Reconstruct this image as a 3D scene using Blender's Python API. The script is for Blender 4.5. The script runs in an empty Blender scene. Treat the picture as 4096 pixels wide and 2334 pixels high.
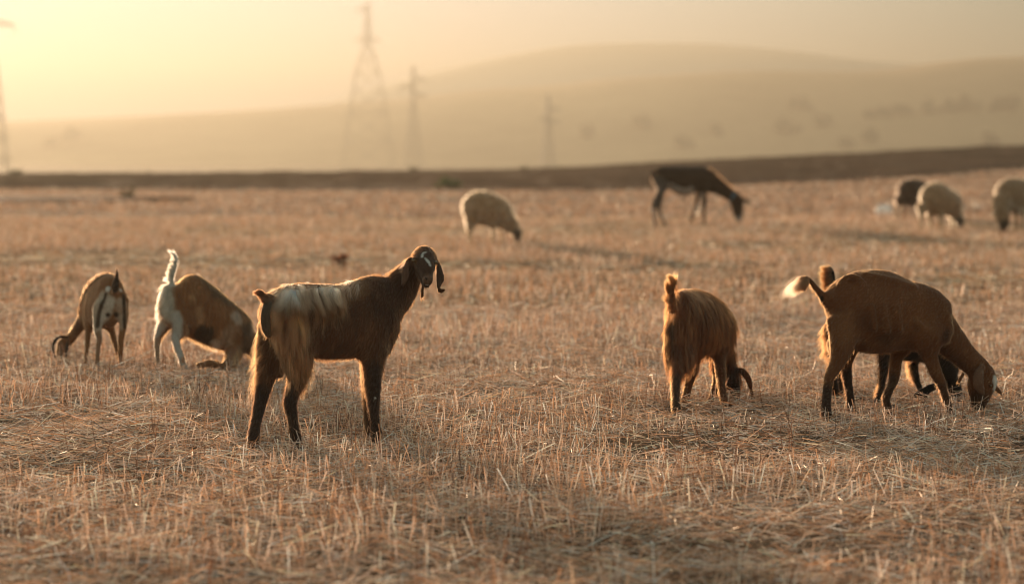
import bpy, math, random
import numpy as np
from mathutils import Vector

rng = np.random.default_rng(7)
R = math.radians
scene = bpy.context.scene

# ------------------------------------------------------------------ camera
F_PX = 9671.0            # focal length in pixels of a 4096 px wide frame (85 mm on full frame)
CAM_H = 1.308
PITCH = math.atan((1167 - 610) / F_PX)
cd = bpy.data.cameras.new('camera')
cd.sensor_width = 36.0
cd.lens = 85.0
cd.clip_start = 0.1
cd.clip_end = 30000
cd.dof.use_dof = True
cd.dof.focus_distance = 10.95
cd.dof.aperture_fstop = 2.05
cam = bpy.data.objects.new('camera', cd)
cam.location = (0, 0, CAM_H)
cam.rotation_euler = (math.pi / 2 - PITCH, 0, 0)
scene.collection.objects.link(cam)
scene.camera = cam

# ------------------------------------------------------------------ light
SUN_AZ, SUN_EL = -20.0, 5.6          # azimuth from +Y, negative to the left
w = bpy.data.worlds.new("World")
scene.world = w
w.use_nodes = True
nt = w.node_tree
nt.nodes.clear()
sky = nt.nodes.new('ShaderNodeTexSky')
sky.sky_type = 'NISHITA'
sky.sun_disc = False
sky.sun_elevation = R(SUN_EL)
sky.sun_rotation = R(SUN_AZ)
sky.dust_density = 1.5
sky.air_density = 1.0
sky.ozone_density = 1.0
mul = nt.nodes.new('ShaderNodeMix')
mul.data_type = 'RGBA'
mul.blend_type = 'MULTIPLY'
mul.inputs[0].default_value = 1.0
mul.inputs[7].default_value = (1.0, 0.83, 0.60, 1)
bg = nt.nodes.new('ShaderNodeBackground')
bg.inputs[1].default_value = 0.15
out = nt.nodes.new('ShaderNodeOutputWorld')
nt.links.new(sky.outputs[0], mul.inputs[6])
# added low sky band, hand-coloured to dim the horizon glow, brighter towards the sun
tc = nt.nodes.new('ShaderNodeTexCoord')
dot = nt.nodes.new('ShaderNodeVectorMath'); dot.operation = 'DOT_PRODUCT'
dot.inputs[1].default_value = (math.sin(R(SUN_AZ + 4)), math.cos(R(SUN_AZ + 4)), 0.10)
nt.links.new(tc.outputs['Generated'], dot.inputs[0])
ramp = nt.nodes.new('ShaderNodeValToRGB')
ramp.color_ramp.interpolation = 'B_SPLINE'
el = ramp.color_ramp.elements
el[0].position = 0.0; el[0].color = (0.24, 0.20, 0.16, 1)
el[1].position = 1.0; el[1].color = (0.40, 0.50, 0.58, 1)
for p_, c_ in ((0.80, (0.09, 0.19, 0.18, 1)), (0.865, (0.08, 0.205, 0.195, 1)), (0.913, (0.34, 0.40, 0.35, 1)), (0.955, (0.44, 0.51, 0.50, 1))):
    e_ = el.new(p_); e_.color = c_
nt.links.new(dot.outputs['Value'], ramp.inputs[0])
sep = nt.nodes.new('ShaderNodeSeparateXYZ')
nt.links.new(tc.outputs['Generated'], sep.inputs[0])
mre = nt.nodes.new('ShaderNodeMapRange'); mre.interpolation_type = 'SMOOTHSTEP'
mre.inputs[1].default_value = 0.10; mre.inputs[2].default_value = 0.30
nt.links.new(sep.outputs[2], mre.inputs[0])
bg2 = nt.nodes.new('ShaderNodeBackground'); bg2.inputs[1].default_value = 0.54
nt.links.new(ramp.outputs[0], bg2.inputs[0])
nt.links.new(mul.outputs[2], bg.inputs[0])
mxs = nt.nodes.new('ShaderNodeMixShader')
nt.links.new(mre.outputs[0], mxs.inputs[0]); nt.links.new(bg2.outputs[0], mxs.inputs[1]); nt.links.new(bg.outputs[0], mxs.inputs[2])
nt.links.new(mxs.outputs[0], out.inputs[0])


sd = bpy.data.lights.new('sun', 'SUN')
sd.energy = 5.0
sd.angle = R(2.0)      # low sun veiled by dusty air
sd.color = (1.0, 0.71, 0.47)
sun = bpy.data.objects.new('sun', sd)
sdir = Vector((math.sin(R(SUN_AZ)) * math.cos(R(SUN_EL)), math.cos(R(SUN_AZ)) * math.cos(R(SUN_EL)), math.sin(R(SUN_EL))))
sun.rotation_euler = sdir.to_track_quat('Z', 'Y').to_euler()
sun.location = (-20, 40, 30)
scene.collection.objects.link(sun)
scene.view_settings.view_transform = 'Standard'
scene.view_settings.look = 'None'
scene.view_settings.exposure = 1.63
scene.view_settings.gamma = 1.0
scene.cycles.max_bounces = 8
scene.cycles.diffuse_bounces = 4
scene.cycles.glossy_bounces = 3
scene.cycles.transmission_bounces = 6
scene.cycles.transparent_max_bounces = 8
scene.cycles.volume_bounces = 0
scene.cycles.filter_width = 1.0


# ------------------------------------------------------------------ helpers
def ray(px, py):
    u = (px - 2048.0) / F_PX
    v = -(py - 1167.0) / F_PX
    c, s = math.cos(PITCH), math.sin(PITCH)
    return np.array([u, c + v * s, -s + v * c])


def at(px, py, D):
    d = ray(px, py)
    return np.array([0, 0, CAM_H]) + d * (D / d[1])


def ground_depth(px, py, z=0.0):
    d = ray(px, py)
    return (CAM_H - z) / -d[2] * d[1]


def tag(o, label=None, cat=None, group=None, kind=None):
    if label: o['label'] = label
    if cat: o['category'] = cat
    if group: o['group'] = group
    if kind: o['kind'] = kind
    return o


def make_mesh(name, V, Fc, mat=None, col=None, smooth=False, parent=None, origin=None):
    """V (n,3); Fc (m,k) with k 3 or 4."""
    V = np.asarray(V, dtype=np.float32)
    Fc = np.asarray(Fc, dtype=np.int32)
    if origin is not None:
        V = V - np.asarray(origin, dtype=np.float32)
    me = bpy.data.meshes.new(name)
    me.vertices.add(len(V))
    me.vertices.foreach_set('co', V.ravel())
    k = Fc.shape[1]
    me.loops.add(Fc.size)
    me.loops.foreach_set('vertex_index', Fc.ravel())
    me.polygons.add(len(Fc))
    me.polygons.foreach_set('loop_start', np.arange(0, Fc.size, k, dtype=np.int32))
    me.polygons.foreach_set('loop_total', np.full(len(Fc), k, dtype=np.int32))
    if smooth:
        me.polygons.foreach_set('use_smooth', np.ones(len(Fc), dtype=bool))
    if col is not None:
        a = me.color_attributes.new('col', 'FLOAT_COLOR', 'POINT')
        c4 = np.ones((len(V), 4), dtype=np.float32)
        c4[:, :3] = col
        a.data.foreach_set('color', c4.ravel())
    me.update(calc_edges=True)
    me.validate()
    o = bpy.data.objects.new(name, me)
    scene.collection.objects.link(o)
    if mat: me.materials.append(mat)
    if parent is not None: o.parent = parent
    return o


def new_mat(name):
    m = bpy.data.materials.new(name)
    m.use_nodes = True
    m.node_tree.nodes.clear()
    return m, m.node_tree, m.node_tree.nodes.new('ShaderNodeOutputMaterial')


def N(nt, t, **kw):
    n = nt.nodes.new(t)
    for k, v in kw.items():
        setattr(n, k, v)
    return n


# ------------------------------------------------------------------ materials
def straw_material(name, trans=0.42, gloss=0.10):
    m, nt, out = new_mat(name)
    at_ = N(nt, 'ShaderNodeAttribute', attribute_name='col')
    nz = N(nt, 'ShaderNodeTexNoise'); nz.inputs['Scale'].default_value = 90
    mr = N(nt, 'ShaderNodeMapRange'); mr.inputs[3].default_value = 0.75; mr.inputs[4].default_value = 1.2
    nt.links.new(nz.outputs[0], mr.inputs[0])
    mx = N(nt, 'ShaderNodeVectorMath', operation='SCALE')
    nt.links.new(at_.outputs['Color'], mx.inputs[0]); nt.links.new(mr.outputs[0], mx.inputs[3])
    d = N(nt, 'ShaderNodeBsdfDiffuse'); t = N(nt, 'ShaderNodeBsdfTranslucent'); g = N(nt, 'ShaderNodeBsdfGlossy')
    g.inputs['Roughness'].default_value = 0.42
    g.inputs['Color'].default_value = (1, .95, .85, 1)
    m1 = N(nt, 'ShaderNodeMixShader'); m1.inputs[0].default_value = trans
    m2 = N(nt, 'ShaderNodeMixShader'); m2.inputs[0].default_value = gloss
    nt.links.new(mx.outputs[0], d.inputs[0]); nt.links.new(mx.outputs[0], t.inputs[0])
    nt.links.new(d.outputs[0], m1.inputs[1]); nt.links.new(t.outputs[0], m1.inputs[2])
    nt.links.new(m1.outputs[0], m2.inputs[1]); nt.links.new(g.outputs[0], m2.inputs[2])
    nt.links.new(m2.outputs[0], out.inputs[0])
    return m


M_STRAW = straw_material('dry_straw')
M_CHAFF = straw_material('dry_chaff', 0.35, 0.07)


def soil_material(name, c1, c2, scale, bump=0.5, scale2=None):
    m, nt, out = new_mat(name)
    geo = N(nt, 'ShaderNodeNewGeometry')
    n1 = N(nt, 'ShaderNodeTexNoise'); n1.inputs['Scale'].default_value = scale; n1.inputs['Detail'].default_value = 8
    n1.inputs['Roughness'].default_value = 0.65
    n2 = N(nt, 'ShaderNodeTexNoise'); n2.inputs['Scale'].default_value = scale2 or scale * 0.06; n2.inputs['Detail'].default_value = 3
    nt.links.new(geo.outputs['Position'], n1.inputs['Vector']); nt.links.new(geo.outputs['Position'], n2.inputs['Vector'])
    ad = N(nt, 'ShaderNodeMath', operation='ADD')
    nt.links.new(n1.outputs[0], ad.inputs[0]); nt.links.new(n2.outputs[0], ad.inputs[1])
    cr = N(nt, 'ShaderNodeValToRGB')
    cr.color_ramp.elements[0].position = 0.38; cr.color_ramp.elements[0].color = (*c1, 1)
    cr.color_ramp.elements[1].position = 0.64; cr.color_ramp.elements[1].color = (*c2, 1)
    hf = N(nt, 'ShaderNodeMath', operation='MULTIPLY'); hf.inputs[1].default_value = 0.5
    nt.links.new(ad.outputs[0], hf.inputs[0]); nt.links.new(hf.outputs[0], cr.inputs[0])
    b = N(nt, 'ShaderNodeBump'); b.inputs['Strength'].default_value = bump; b.inputs['Distance'].default_value = 0.02
    nt.links.new(n1.outputs[0], b.inputs['Height'])
    p = N(nt, 'ShaderNodeBsdfPrincipled'); p.inputs['Roughness'].default_value = 0.95
    p.inputs['Specular IOR Level'].default_value = 0.1
    nt.links.new(cr.outputs[0], p.inputs['Base Color']); nt.links.new(b.outputs[0], p.inputs['Normal'])
    nt.links.new(p.outputs[0], out.inputs[0])
    return m


def plain_material(name, c, rough=0.6, metal=0.0, spec=0.4):
    m, nt, out = new_mat(name)
    p = N(nt, 'ShaderNodeBsdfPrincipled')
    nz = N(nt, 'ShaderNodeTexNoise'); nz.inputs['Scale'].default_value = 40
    mr = N(nt, 'ShaderNodeMapRange'); mr.inputs[3].default_value = 0.8; mr.inputs[4].default_value = 1.15
    nt.links.new(nz.outputs[0], mr.inputs[0])
    mx = N(nt, 'ShaderNodeVectorMath', operation='SCALE'); mx.inputs[0].default_value = c
    nt.links.new(mr.outputs[0], mx.inputs[3]); nt.links.new(mx.outputs[0], p.inputs['Base Color'])
    p.inputs['Roughness'].default_value = rough; p.inputs['Metallic'].default_value = metal
    p.inputs['Specular IOR Level'].default_value = spec
    nt.links.new(p.outputs[0], out.inputs[0])
    return m


def skin_material():
    m, nt, out = new_mat('hide')
    a = N(nt, 'ShaderNodeAttribute', attribute_name='col')
    nz = N(nt, 'ShaderNodeTexNoise'); nz.inputs['Scale'].default_value = 160; nz.inputs['Detail'].default_value = 4
    mr = N(nt, 'ShaderNodeMapRange'); mr.inputs[3].default_value = 0.6; mr.inputs[4].default_value = 1.35
    nt.links.new(nz.outputs[0], mr.inputs[0])
    mx = N(nt, 'ShaderNodeVectorMath', operation='SCALE')
    nt.links.new(a.outputs['Color'], mx.inputs[0]); nt.links.new(mr.outputs[0], mx.inputs[3])
    p = N(nt, 'ShaderNodeBsdfPrincipled'); p.inputs['Roughness'].default_value = 0.75
    p.inputs['Specular IOR Level'].default_value = 0.15
    p.inputs['Sheen Weight'].default_value = 0.15
    b = N(nt, 'ShaderNodeBump'); b.inputs['Strength'].default_value = 0.35; b.inputs['Distance'].default_value = 0.004
    nt.links.new(nz.outputs[0], b.inputs['Height']); nt.links.new(b.outputs[0], p.inputs['Normal'])
    nt.links.new(mx.outputs[0], p.inputs['Base Color']); nt.links.new(p.outputs[0], out.inputs[0])
    return m


def hair_material():
    m, nt, out = new_mat('hair')
    a = N(nt, 'ShaderNodeAttribute', attribute_name='hcol')
    h = N(nt, 'ShaderNodeBsdfHairPrincipled')
    h.model = 'CHIANG'
    h.parametrization = 'COLOR'
    h.inputs['Roughness'].default_value = 0.45
    h.inputs['Radial Roughness'].default_value = 0.7
    h.inputs['Coat'].default_value = 0.0
    nt.links.new(a.outputs['Color'], h.inputs['Color'])
    nt.links.new(h.outputs[0], out.inputs[0])
    return m


M_HIDE = skin_material()
M_HAIR = hair_material()
M_EYE = plain_material('eye_dark', (0.10, 0.055, 0.02), 0.08, 0, 0.8)

# ------------------------------------------------------------------ terrain
def vnoise(x, y, sc, seed=0):
    """smooth value noise, vectorised, 0..1"""
    x = np.asarray(x, float) / sc; y = np.asarray(y, float) / sc
    xi = np.floor(x).astype(np.int64); yi = np.floor(y).astype(np.int64)
    fx = x - xi; fy = y - yi
    fx = fx * fx * (3 - 2 * fx); fy = fy * fy * (3 - 2 * fy)
    def h(a, b):
        n = (a * 374761393 + b * 668265263 + seed * 974634777) & 0xffffffff
        n = ((n ^ (n >> 13)) * 1274126177) & 0xffffffff
        return ((n ^ (n >> 16)) & 0xffff) / 65535.0
    return (h(xi, yi) * (1 - fx) + h(xi + 1, yi) * fx) * (1 - fy) + (h(xi, yi + 1) * (1 - fx) + h(xi + 1, yi + 1) * fx) * fy


def sstep(a, b, x):
    t = np.clip((np.asarray(x, float) - a) / (b - a), 0, 1)
    return t * t * (3 - 2 * t)


def crest_y(x):
    return 126 + 24 * sstep(-24, 0, x) + 12 * sstep(0, 30, x)


def ground_z(x, y):
    x = np.asarray(x, float); y = np.asarray(y, float)
    cy = crest_y(x)
    rise = 0.25 * sstep(-4, 8, x) + 1.32 * np.clip((x - 4) / 30.0, 0, 1.6)
    up = sstep(0, 1, (y - 85) / (cy - 85)) * rise
    fall = sstep(cy + 2, cy + 160, y)
    z = up * (1 - fall) - 6.5 * fall
    z = z + 0.020 * (vnoise(x, y, 1.3, 3) - 0.5) + 0.018 * (vnoise(x, y, 0.35, 5) - 0.5)
    return z


def strip_grid(xs_fn, ys, nx, zoff=0.0, zfun=None):
    """grid with rows at ys; xs_fn(y) -> (x0,x1)"""
    V = []
    for y in ys:
        x0, x1 = xs_fn(y)
        xs = np.linspace(x0, x1, nx)
        yy = np.full(nx, y)
        z = (zfun or ground_z)(xs, yy) + zoff
        V.append(np.stack([xs, yy, z], 1))
    V = np.concatenate(V)
    ny = len(ys)
    i = np.arange(ny - 1)[:, None] * nx + np.arange(nx - 1)[None, :]
    Fc = np.stack([i, i + 1, i + nx + 1, i + nx], -1).reshape(-1, 4)
    return V, Fc


M_FIELD = soil_material('field_soil', (0.045, 0.028, 0.018), (0.20, 0.13, 0.08), 22.0, 0.8, 1.4)
ys = np.concatenate([np.linspace(-60, 5, 14)[:-1], 5 * (1.0085 ** np.arange(0, 405)), [180, 215, 250, 300, 380, 500, 700, 1000, 1500, 2200, 2950]])
ys = np.unique(ys)
V, Fc = strip_grid(lambda y: (-(0.42 * abs(y) + 30), 0.42 * abs(y) + 30) if y < 200 else (-(y * 1.2), y * 1.2), ys, 260)
g = make_mesh('ground', V, Fc, M_FIELD, smooth=True)
tag(g, kind='structure')

# ploughed field rising to a crest behind the stubble
M_PLOUGH = soil_material('ploughed_soil', (0.080, 0.041, 0.024), (0.165, 0.088, 0.050), 1.6, 1.0, 0.25)
def near_edge(x):
    return 85.5 - 2 * sstep(-18, -5, x) + 5 * sstep(2, 8, x) + 34 * np.clip((x - 6) / 20, 0, 1)
nx, ny = 320, 150
xs = np.linspace(-75, 75, nx)
V = []
for j in range(ny):
    t = j / (ny - 1)
    yy = near_edge(xs) * (1 - t) + (crest_y(xs) + 6) * t
    furrow = 0.075 * np.sin(yy * 2 * math.pi / 1.1 + 0.6 * np.sin(xs * 0.2)) + 0.10 * (vnoise(xs, yy, 0.6, 9) - 0.5) + 0.10 * (vnoise(xs, yy, 2.3, 12) - .5)
    edge = min(1, t / 0.03)
    V.append(np.stack([xs, yy, ground_z(xs, yy) + 0.03 + (0.11 + furrow) * edge], 1))
V = np.concatenate(V)
i = np.arange(ny - 1)[:, None] * nx + np.arange(nx - 1)[None, :]
Fc = np.stack([i, i + 1, i + nx + 1, i + nx], -1).reshape(-1, 4)
tag(make_mesh('ploughed_field', V, Fc, M_PLOUGH, smooth=True), kind='structure')

# dark strip of bare earth on the left of the stubble
nx, ny = 90, 30
xs = np.linspace(-34, -8.6, nx)
V = []
for j in range(ny):
    t = j / (ny - 1)
    taper = sstep(-8.6, -13.0, xs) if False else np.clip((-8.6 - xs) / 4.5, 0.05, 1)
    mid = 65.5
    yy = mid + (t - 0.5) * 9.5 * taper + 0.6 * (vnoise(xs, xs * 0 + j, 1.5, 2) - .5)
    V.append(np.stack([xs, yy, ground_z(xs, yy) + 0.02 + 0.07 * np.sin(t * math.pi) + 0.04 * vnoise(xs, yy, 0.4, 8)], 1))
V = np.concatenate(V)
i = np.arange(ny - 1)[:, None] * nx + np.arange(nx - 1)[None, :]
Fc = np.stack([i, i + 1, i + nx + 1, i + nx], -1).reshape(-1, 4)
tag(make_mesh('soil_strip', V, Fc, M_PLOUGH, smooth=True), kind='structure')

# hills: ridge profile in the photograph turned into real ridges at their distance
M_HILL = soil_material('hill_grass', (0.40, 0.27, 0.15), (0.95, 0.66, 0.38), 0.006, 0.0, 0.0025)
M_HILL2 = soil_material('far_hill_hazed', (0.78, 0.76, 0.70), (0.86, 0.84, 0.76), 0.005, 0.0, 0.002)  # pale tint imitates distance haze in the colour
HV = {}
def hills(name, prof, dist, depth, seed, jit):
    px = np.array([p[0] for p in prof], float); py = np.array([p[1] for p in prof], float)
    nx, ny = 420, 40
    pxs = np.linspace(px[0], px[-1], nx)
    pys = np.interp(pxs, px, py)
    k = np.hanning(17); k /= k.sum()
    pys = np.convolve(np.pad(pys, 8, mode='edge'), k, mode='valid')
    crest = np.array([at(a, b, dist) for a, b in zip(pxs, pys)])
    V = []
    for j in range(ny):
        t = j / (ny - 1) * 2 - 1            # -1 front foot, 0 crest, 1 back foot
        prof_t = (math.cos(t * math.pi) * 0.5 + 0.5) ** 0.8
        yy = dist + t * depth + jit * (vnoise(crest[:, 0], crest[:, 0] * 0 + t * depth, depth * .5, seed) - .5) * (1 - abs(t))
        xx = crest[:, 0] * (yy / dist) if t < 0 else crest[:, 0]
        zz = -7 + (crest[:, 2] + 7) * prof_t
        zz = zz + (1 - prof_t) * prof_t * 14 * (vnoise(xx, yy, depth * .25, seed + 1) - .5) * (crest[:, 2] / 60)
        V.append(np.stack([xx, yy, zz], 1))
    V = np.concatenate(V)
    i = np.arange(ny - 1)[:, None] * nx + np.arange(nx - 1)[None, :]
    Fc = np.stack([i, i + 1, i + nx + 1, i + nx], -1).reshape(-1, 4)
    HV[name] = V
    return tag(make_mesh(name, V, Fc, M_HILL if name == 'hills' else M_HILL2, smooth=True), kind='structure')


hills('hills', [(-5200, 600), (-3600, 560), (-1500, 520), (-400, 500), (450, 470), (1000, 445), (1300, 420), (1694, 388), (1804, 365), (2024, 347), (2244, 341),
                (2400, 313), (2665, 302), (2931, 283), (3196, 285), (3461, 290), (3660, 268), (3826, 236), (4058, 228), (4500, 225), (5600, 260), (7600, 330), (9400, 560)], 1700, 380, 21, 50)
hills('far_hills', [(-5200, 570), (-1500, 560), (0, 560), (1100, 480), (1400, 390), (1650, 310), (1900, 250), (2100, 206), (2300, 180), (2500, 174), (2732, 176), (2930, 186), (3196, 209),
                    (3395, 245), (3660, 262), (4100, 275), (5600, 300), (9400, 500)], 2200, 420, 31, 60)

# ------------------------------------------------------------------ stubble and straw (stuff)
WEDGE = 0.275
def rand_points(n, y0, y1, margin, power=1.0):
    """points uniform over the widening wedge of field between y0 and y1"""
    out = []
    got = 0
    while got < n:
        y = y0 + (y1 - y0) * rng.random(n * 2) ** power
        wmax = WEDGE * y1 + margin
        x = (rng.random(n * 2) * 2 - 1) * wmax
        keep = np.abs(x) < WEDGE * y + margin
        out.append(np.stack([x[keep], y[keep]], 1)); got += keep.sum()
    return np.concatenate(out)[:n]


def not_on_bare(p):
    ne = near_edge(p[:, 0])
    bare = (p[:, 1] > ne - 0.6) | ((p[:, 0] < -9.5) & (np.abs(p[:, 1] - 65.5) < 4.2 * np.clip((-8.6 - p[:, 0]) / 4.5, 0.05, 1)))
    return p[~bare]


def ribbons(base, direc, length, width, col, bend, segs=2, taper=0.6, sidev=None):
    n = len(base)
    direc = direc / np.linalg.norm(direc, axis=1, keepdims=True)
    if sidev is None:
        rv = rng.normal(size=(n, 3))
        sidev = np.cross(direc, rv)
    sidev = sidev / (np.linalg.norm(sidev, axis=1, keepdims=True) + 1e-9)
    bdir = np.cross(direc, sidev)
    rows = []
    for s in range(segs + 1):
        t = s / segs
        c = base + direc * (length * t)[:, None] + bend * (length * t * t)[:, None]
        wd = (width * (1 - (1 - taper) * t))[:, None] * 0.5
        rows.append(c - sidev * wd); rows.append(c + sidev * wd)
    V = np.stack(rows, 1)                       # n, 2*(segs+1), 3
    k = 2 * (segs + 1)
    off = (np.arange(n) * k)[:, None]
    Fs = []
    for s in range(segs):
        Fs.append(np.stack([off[:, 0] + 2 * s, off[:, 0] + 2 * s + 1, off[:, 0] + 2 * s + 3, off[:, 0] + 2 * s + 2], 1))
    Fc = np.concatenate(Fs)
    C = np.repeat(col[:, None, :], k, 1)
    return V.reshape(-1, 3), Fc, C.reshape(-1, 3)


def merge(parts):
    Vs, Fs, Cs, o = [], [], [], 0
    for V, Fc, C in parts:
        Vs.append(V); Fs.append(Fc + o); Cs.append(C); o += len(V)
    return np.concatenate(Vs), np.concatenate(Fs), np.concatenate(Cs)


PAL = np.array([[0.62, 0.43, 0.29], [0.72, 0.55, 0.41], [0.54, 0.32, 0.18], [0.44, 0.23, 0.11], [0.78, 0.66, 0.54], [0.30, 0.16, 0.085]])
def straw_colors(n, probs=(0.25, 0.22, 0.18, 0.12, 0.14, 0.09), var=0.24):
    c = PAL[rng.choice(len(PAL), n, p=probs)]
    return np.clip(1.1 * c * (1 + var * rng.normal(size=(n, 1))), 0.04, 0.92)


def put(p):
    return np.stack([p[:, 0], p[:, 1], ground_z(p[:, 0], p[:, 1])], 1)


ROW = np.array([0.82, 0.57])     # direction of the drilled rows
ROWN = np.array([-0.57, 0.82])
def upright(n, y0, y1, h, wd, margin=1.2, rowpitch=0.16, clump=1, segs=2, dens_sc=2.2, pw=1.0):
    p = rand_points(n, y0, y1, margin, pw)
    d = vnoise(p[:, 0] * .7, p[:, 1], dens_sc, 11) * 0.62 + vnoise(p[:, 0] * .7, p[:, 1], 0.7, 13) * 0.62
    p = p[d > 0.50 + 0.20 * rng.random(len(p))]
    # snap towards rows
    s = p @ ROWN
    tgt = np.round(s / rowpitch) * rowpitch + rng.normal(size=len(p)) * rowpitch * 0.13
    p = p + (tgt - s)[:, None] * ROWN[None]
    p = not_on_bare(p)
    if clump > 1:
        p = np.repeat(p, clump, 0) + rng.normal(size=(len(p) * clump, 2)) * 0.018
    n = len(p)
    b = put(p)
    b[:, 2] -= 0.008
    lean = rng.normal(size=(n, 2)) * 0.20
    big = rng.random(n) < 0.16
    lean[big] *= 3.2
    dr = np.stack([lean[:, 0], lean[:, 1], np.ones(n)], 1)
    L = h * (0.45 + 0.75 * rng.random(n)) * (0.75 + 0.5 * vnoise(p[:, 0], p[:, 1], 1.7, 17))
    W = wd * (0.7 + 0.6 * rng.random(n))
    bend = rng.normal(size=(n, 3)) * 0.06
    c = straw_colors(n)
    return ribbons(b, dr, L, W, c, bend, segs, 0.8)


def lying(n, y0, y1, Lm, wd, margin=1.2, zmax=0.035, segs=2, palette=None, tilt=0.14, pw=1.0):
    p = rand_points(n, y0, y1, margin, pw)
    d = vnoise(p[:, 0], p[:, 1], 0.8, 23)
    d = d * 0.6 + 0.55 * vnoise(p[:, 0] * .55, p[:, 1], 2.1, 24)
    p = p[(d > 0.24 * rng.random(len(p)) + 0.24) | (rng.random(len(p)) < .45)]
    p = not_on_bare(p)
    n = len(p)
    b = put(p)
    mound = vnoise(p[:, 0], p[:, 1], 0.45, 29)
    b[:, 2] += 0.003 + zmax * rng.random(n) ** 1.3 * (0.2 + 1.3 * mound)
    a = rng.random(n) * 2 * math.pi
    pit = rng.normal(size=n) * tilt
    dr = np.stack([np.cos(a), np.sin(a), np.abs(pit)], 1)
    L = Lm * (0.3 + 1.3 * rng.random(n) ** 1.5)
    W = wd * (0.6 + 0.8 * rng.random(n))
    bend = rng.normal(size=(n, 3)) * np.array([0.16, 0.16, 0.05]) - np.array([0, 0, 0.04])
    c = straw_colors(n, var=.3) if palette is None else palette(n)
    return ribbons(b, dr, L, W, c, bend, segs, 0.85)


def tone(part, k):
    return part[0], part[1], np.clip(part[2] * k * np.array([1.0, .96, 1.04] if k > 1 else [1.0, .92, .95]), 0, .93)


V, Fc, C = merge([
    tone(upright(84000, 4.5, 20, 0.115, 0.0034, 2.6), 1.14),
    tone(upright(125000, 20, 48, 0.120, 0.0060, 1.5, dens_sc=3.0), .97),
    tone(upright(130000, 48, 122, 0.115, 0.016, 2.0, rowpitch=0.22, segs=1, dens_sc=5.0), .88),
])
o = make_mesh('stubble', V, Fc, M_STRAW, C)
tag(o, 'pale cut straw stubble standing upright all over the field', 'stubble', kind='stuff')

def chaff_cols(n):
    c = np.array([[0.70, 0.57, 0.42], [0.54, 0.38, 0.25], [0.86, 0.79, 0.67], [0.32, 0.20, 0.12]])[rng.choice(4, n, p=(0.34, 0.26, 0.2, 0.2))]
    return np.clip(c * (1 + 0.12 * rng.normal(size=(n, 1))), 0.04, 0.9)

V, Fc, C = merge([
    tone(lying(390000, 4.5, 20, 0.10, 0.0025, 2.6, zmax=0.06, tilt=.26), 1.16),
    tone(lying(95000, 4.5, 20, 0.035, 0.0050, 2.6, zmax=0.03, palette=chaff_cols, tilt=0.3), 1.16),
    lying(110000, 20, 48, 0.16, 0.006, 1.5, zmax=0.04),
    lying(28000, 20, 48, 0.06, 0.011, 1.5, zmax=0.03, palette=chaff_cols, tilt=0.3),
    tone(lying(42000, 48, 122, 0.25, 0.016, 2.0, zmax=0.05, segs=1), .88),
])
o = make_mesh('straw_litter', V, Fc, M_CHAFF, C)
tag(o, 'loose broken straw and chaff lying flat over the soil', 'straw', kind='stuff')

# thin dark reddish weed stems
def weeds():
    parts = []
    cen = rand_points(420, 5, 26, 1.2)
    for c in cen:
        k = rng.integers(2, 12)
        p = c[None] + rng.normal(size=(k, 2)) * 0.11
        b = put(p)
        dr = np.stack([rng.normal(size=k) * 0.14, rng.normal(size=k) * 0.14, np.ones(k)], 1)
        L = 0.09 + 0.12 * rng.random(k)
        W = np.full(k, 0.0036)
        col = np.array([0.15, 0.065, 0.035])[None] * (0.6 + 0.9 * rng.random((k, 1)))
        bend = rng.normal(size=(k, 3)) * 0.08
        parts.append(ribbons(b, dr, L, W, col, bend, 3, 0.6))
        # a side twig or two
        q = b + dr / np.linalg.norm(dr, axis=1, keepdims=True) * (L * 0.55)[:, None]
        d2 = np.stack([rng.normal(size=k) * 0.6, rng.normal(size=k) * 0.6, np.ones(k) * 0.9], 1)
        parts.append(ribbons(q, d2, L * 0.3, W * 0.7, col, bend, 1, 0.5))
    return merge(parts)


V, Fc, C = weeds()
o = make_mesh('weed_stems', V, Fc, M_CHAFF, C)
tag(o, 'thin dark reddish weed stems standing among the stubble', 'weeds', kind='stuff')

# tiny pale snail shells and stones
def blobs(pts, r, col, squash=0.7, n1=6, n2=4):
    parts = []
    th = np.linspace(0, 2 * math.pi, n1, endpoint=False)
    ph = np.linspace(-math.pi / 2, math.pi / 2, n2 + 1)
    sph = np.array([[math.cos(p) * math.cos(t), math.cos(p) * math.sin(t), math.sin(p) * squash] for p in ph for t in th])
    fc = np.array([[j * n1 + i, j * n1 + (i + 1) % n1, (j + 1) * n1 + (i + 1) % n1, (j + 1) * n1 + i] for j in range(n2) for i in range(n1)])
    n = len(pts)
    V = pts[:, None, :] + sph[None] * r[:, None, None]
    V = V * 1.0 + rng.normal(size=V.shape) * (r[:, None, None] * 0.10)
    Fc = (fc[None] + (np.arange(n) * len(sph))[:, None, None]).reshape(-1, 4)
    C = np.repeat(col[:, None, :], len(sph), 1)
    return V.reshape(-1, 3), Fc, C.reshape(-1, 3)


p = np.concatenate([rand_points(600, 6, 22, 1.2), rand_points(1000, 22, 60, 1.2)])
b = put(p); n = len(p); b[:, 2] += 0.012 + 0.03 * rng.random(n)
r = 0.0055 + 0.0045 * rng.random(n)
V, Fc, C = blobs(b, r, np.array([0.72, 0.66, 0.56])[None] * (0.75 + 0.3 * rng.random((n, 1))))
M_SHELL = straw_material('snail_shell', 0.25, 0.12)
o = make_mesh('snail_shells', V, Fc, M_SHELL, C, smooth=True)
tag(o, 'tiny pale snail shells scattered over the stubble', 'shells', kind='stuff')

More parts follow.
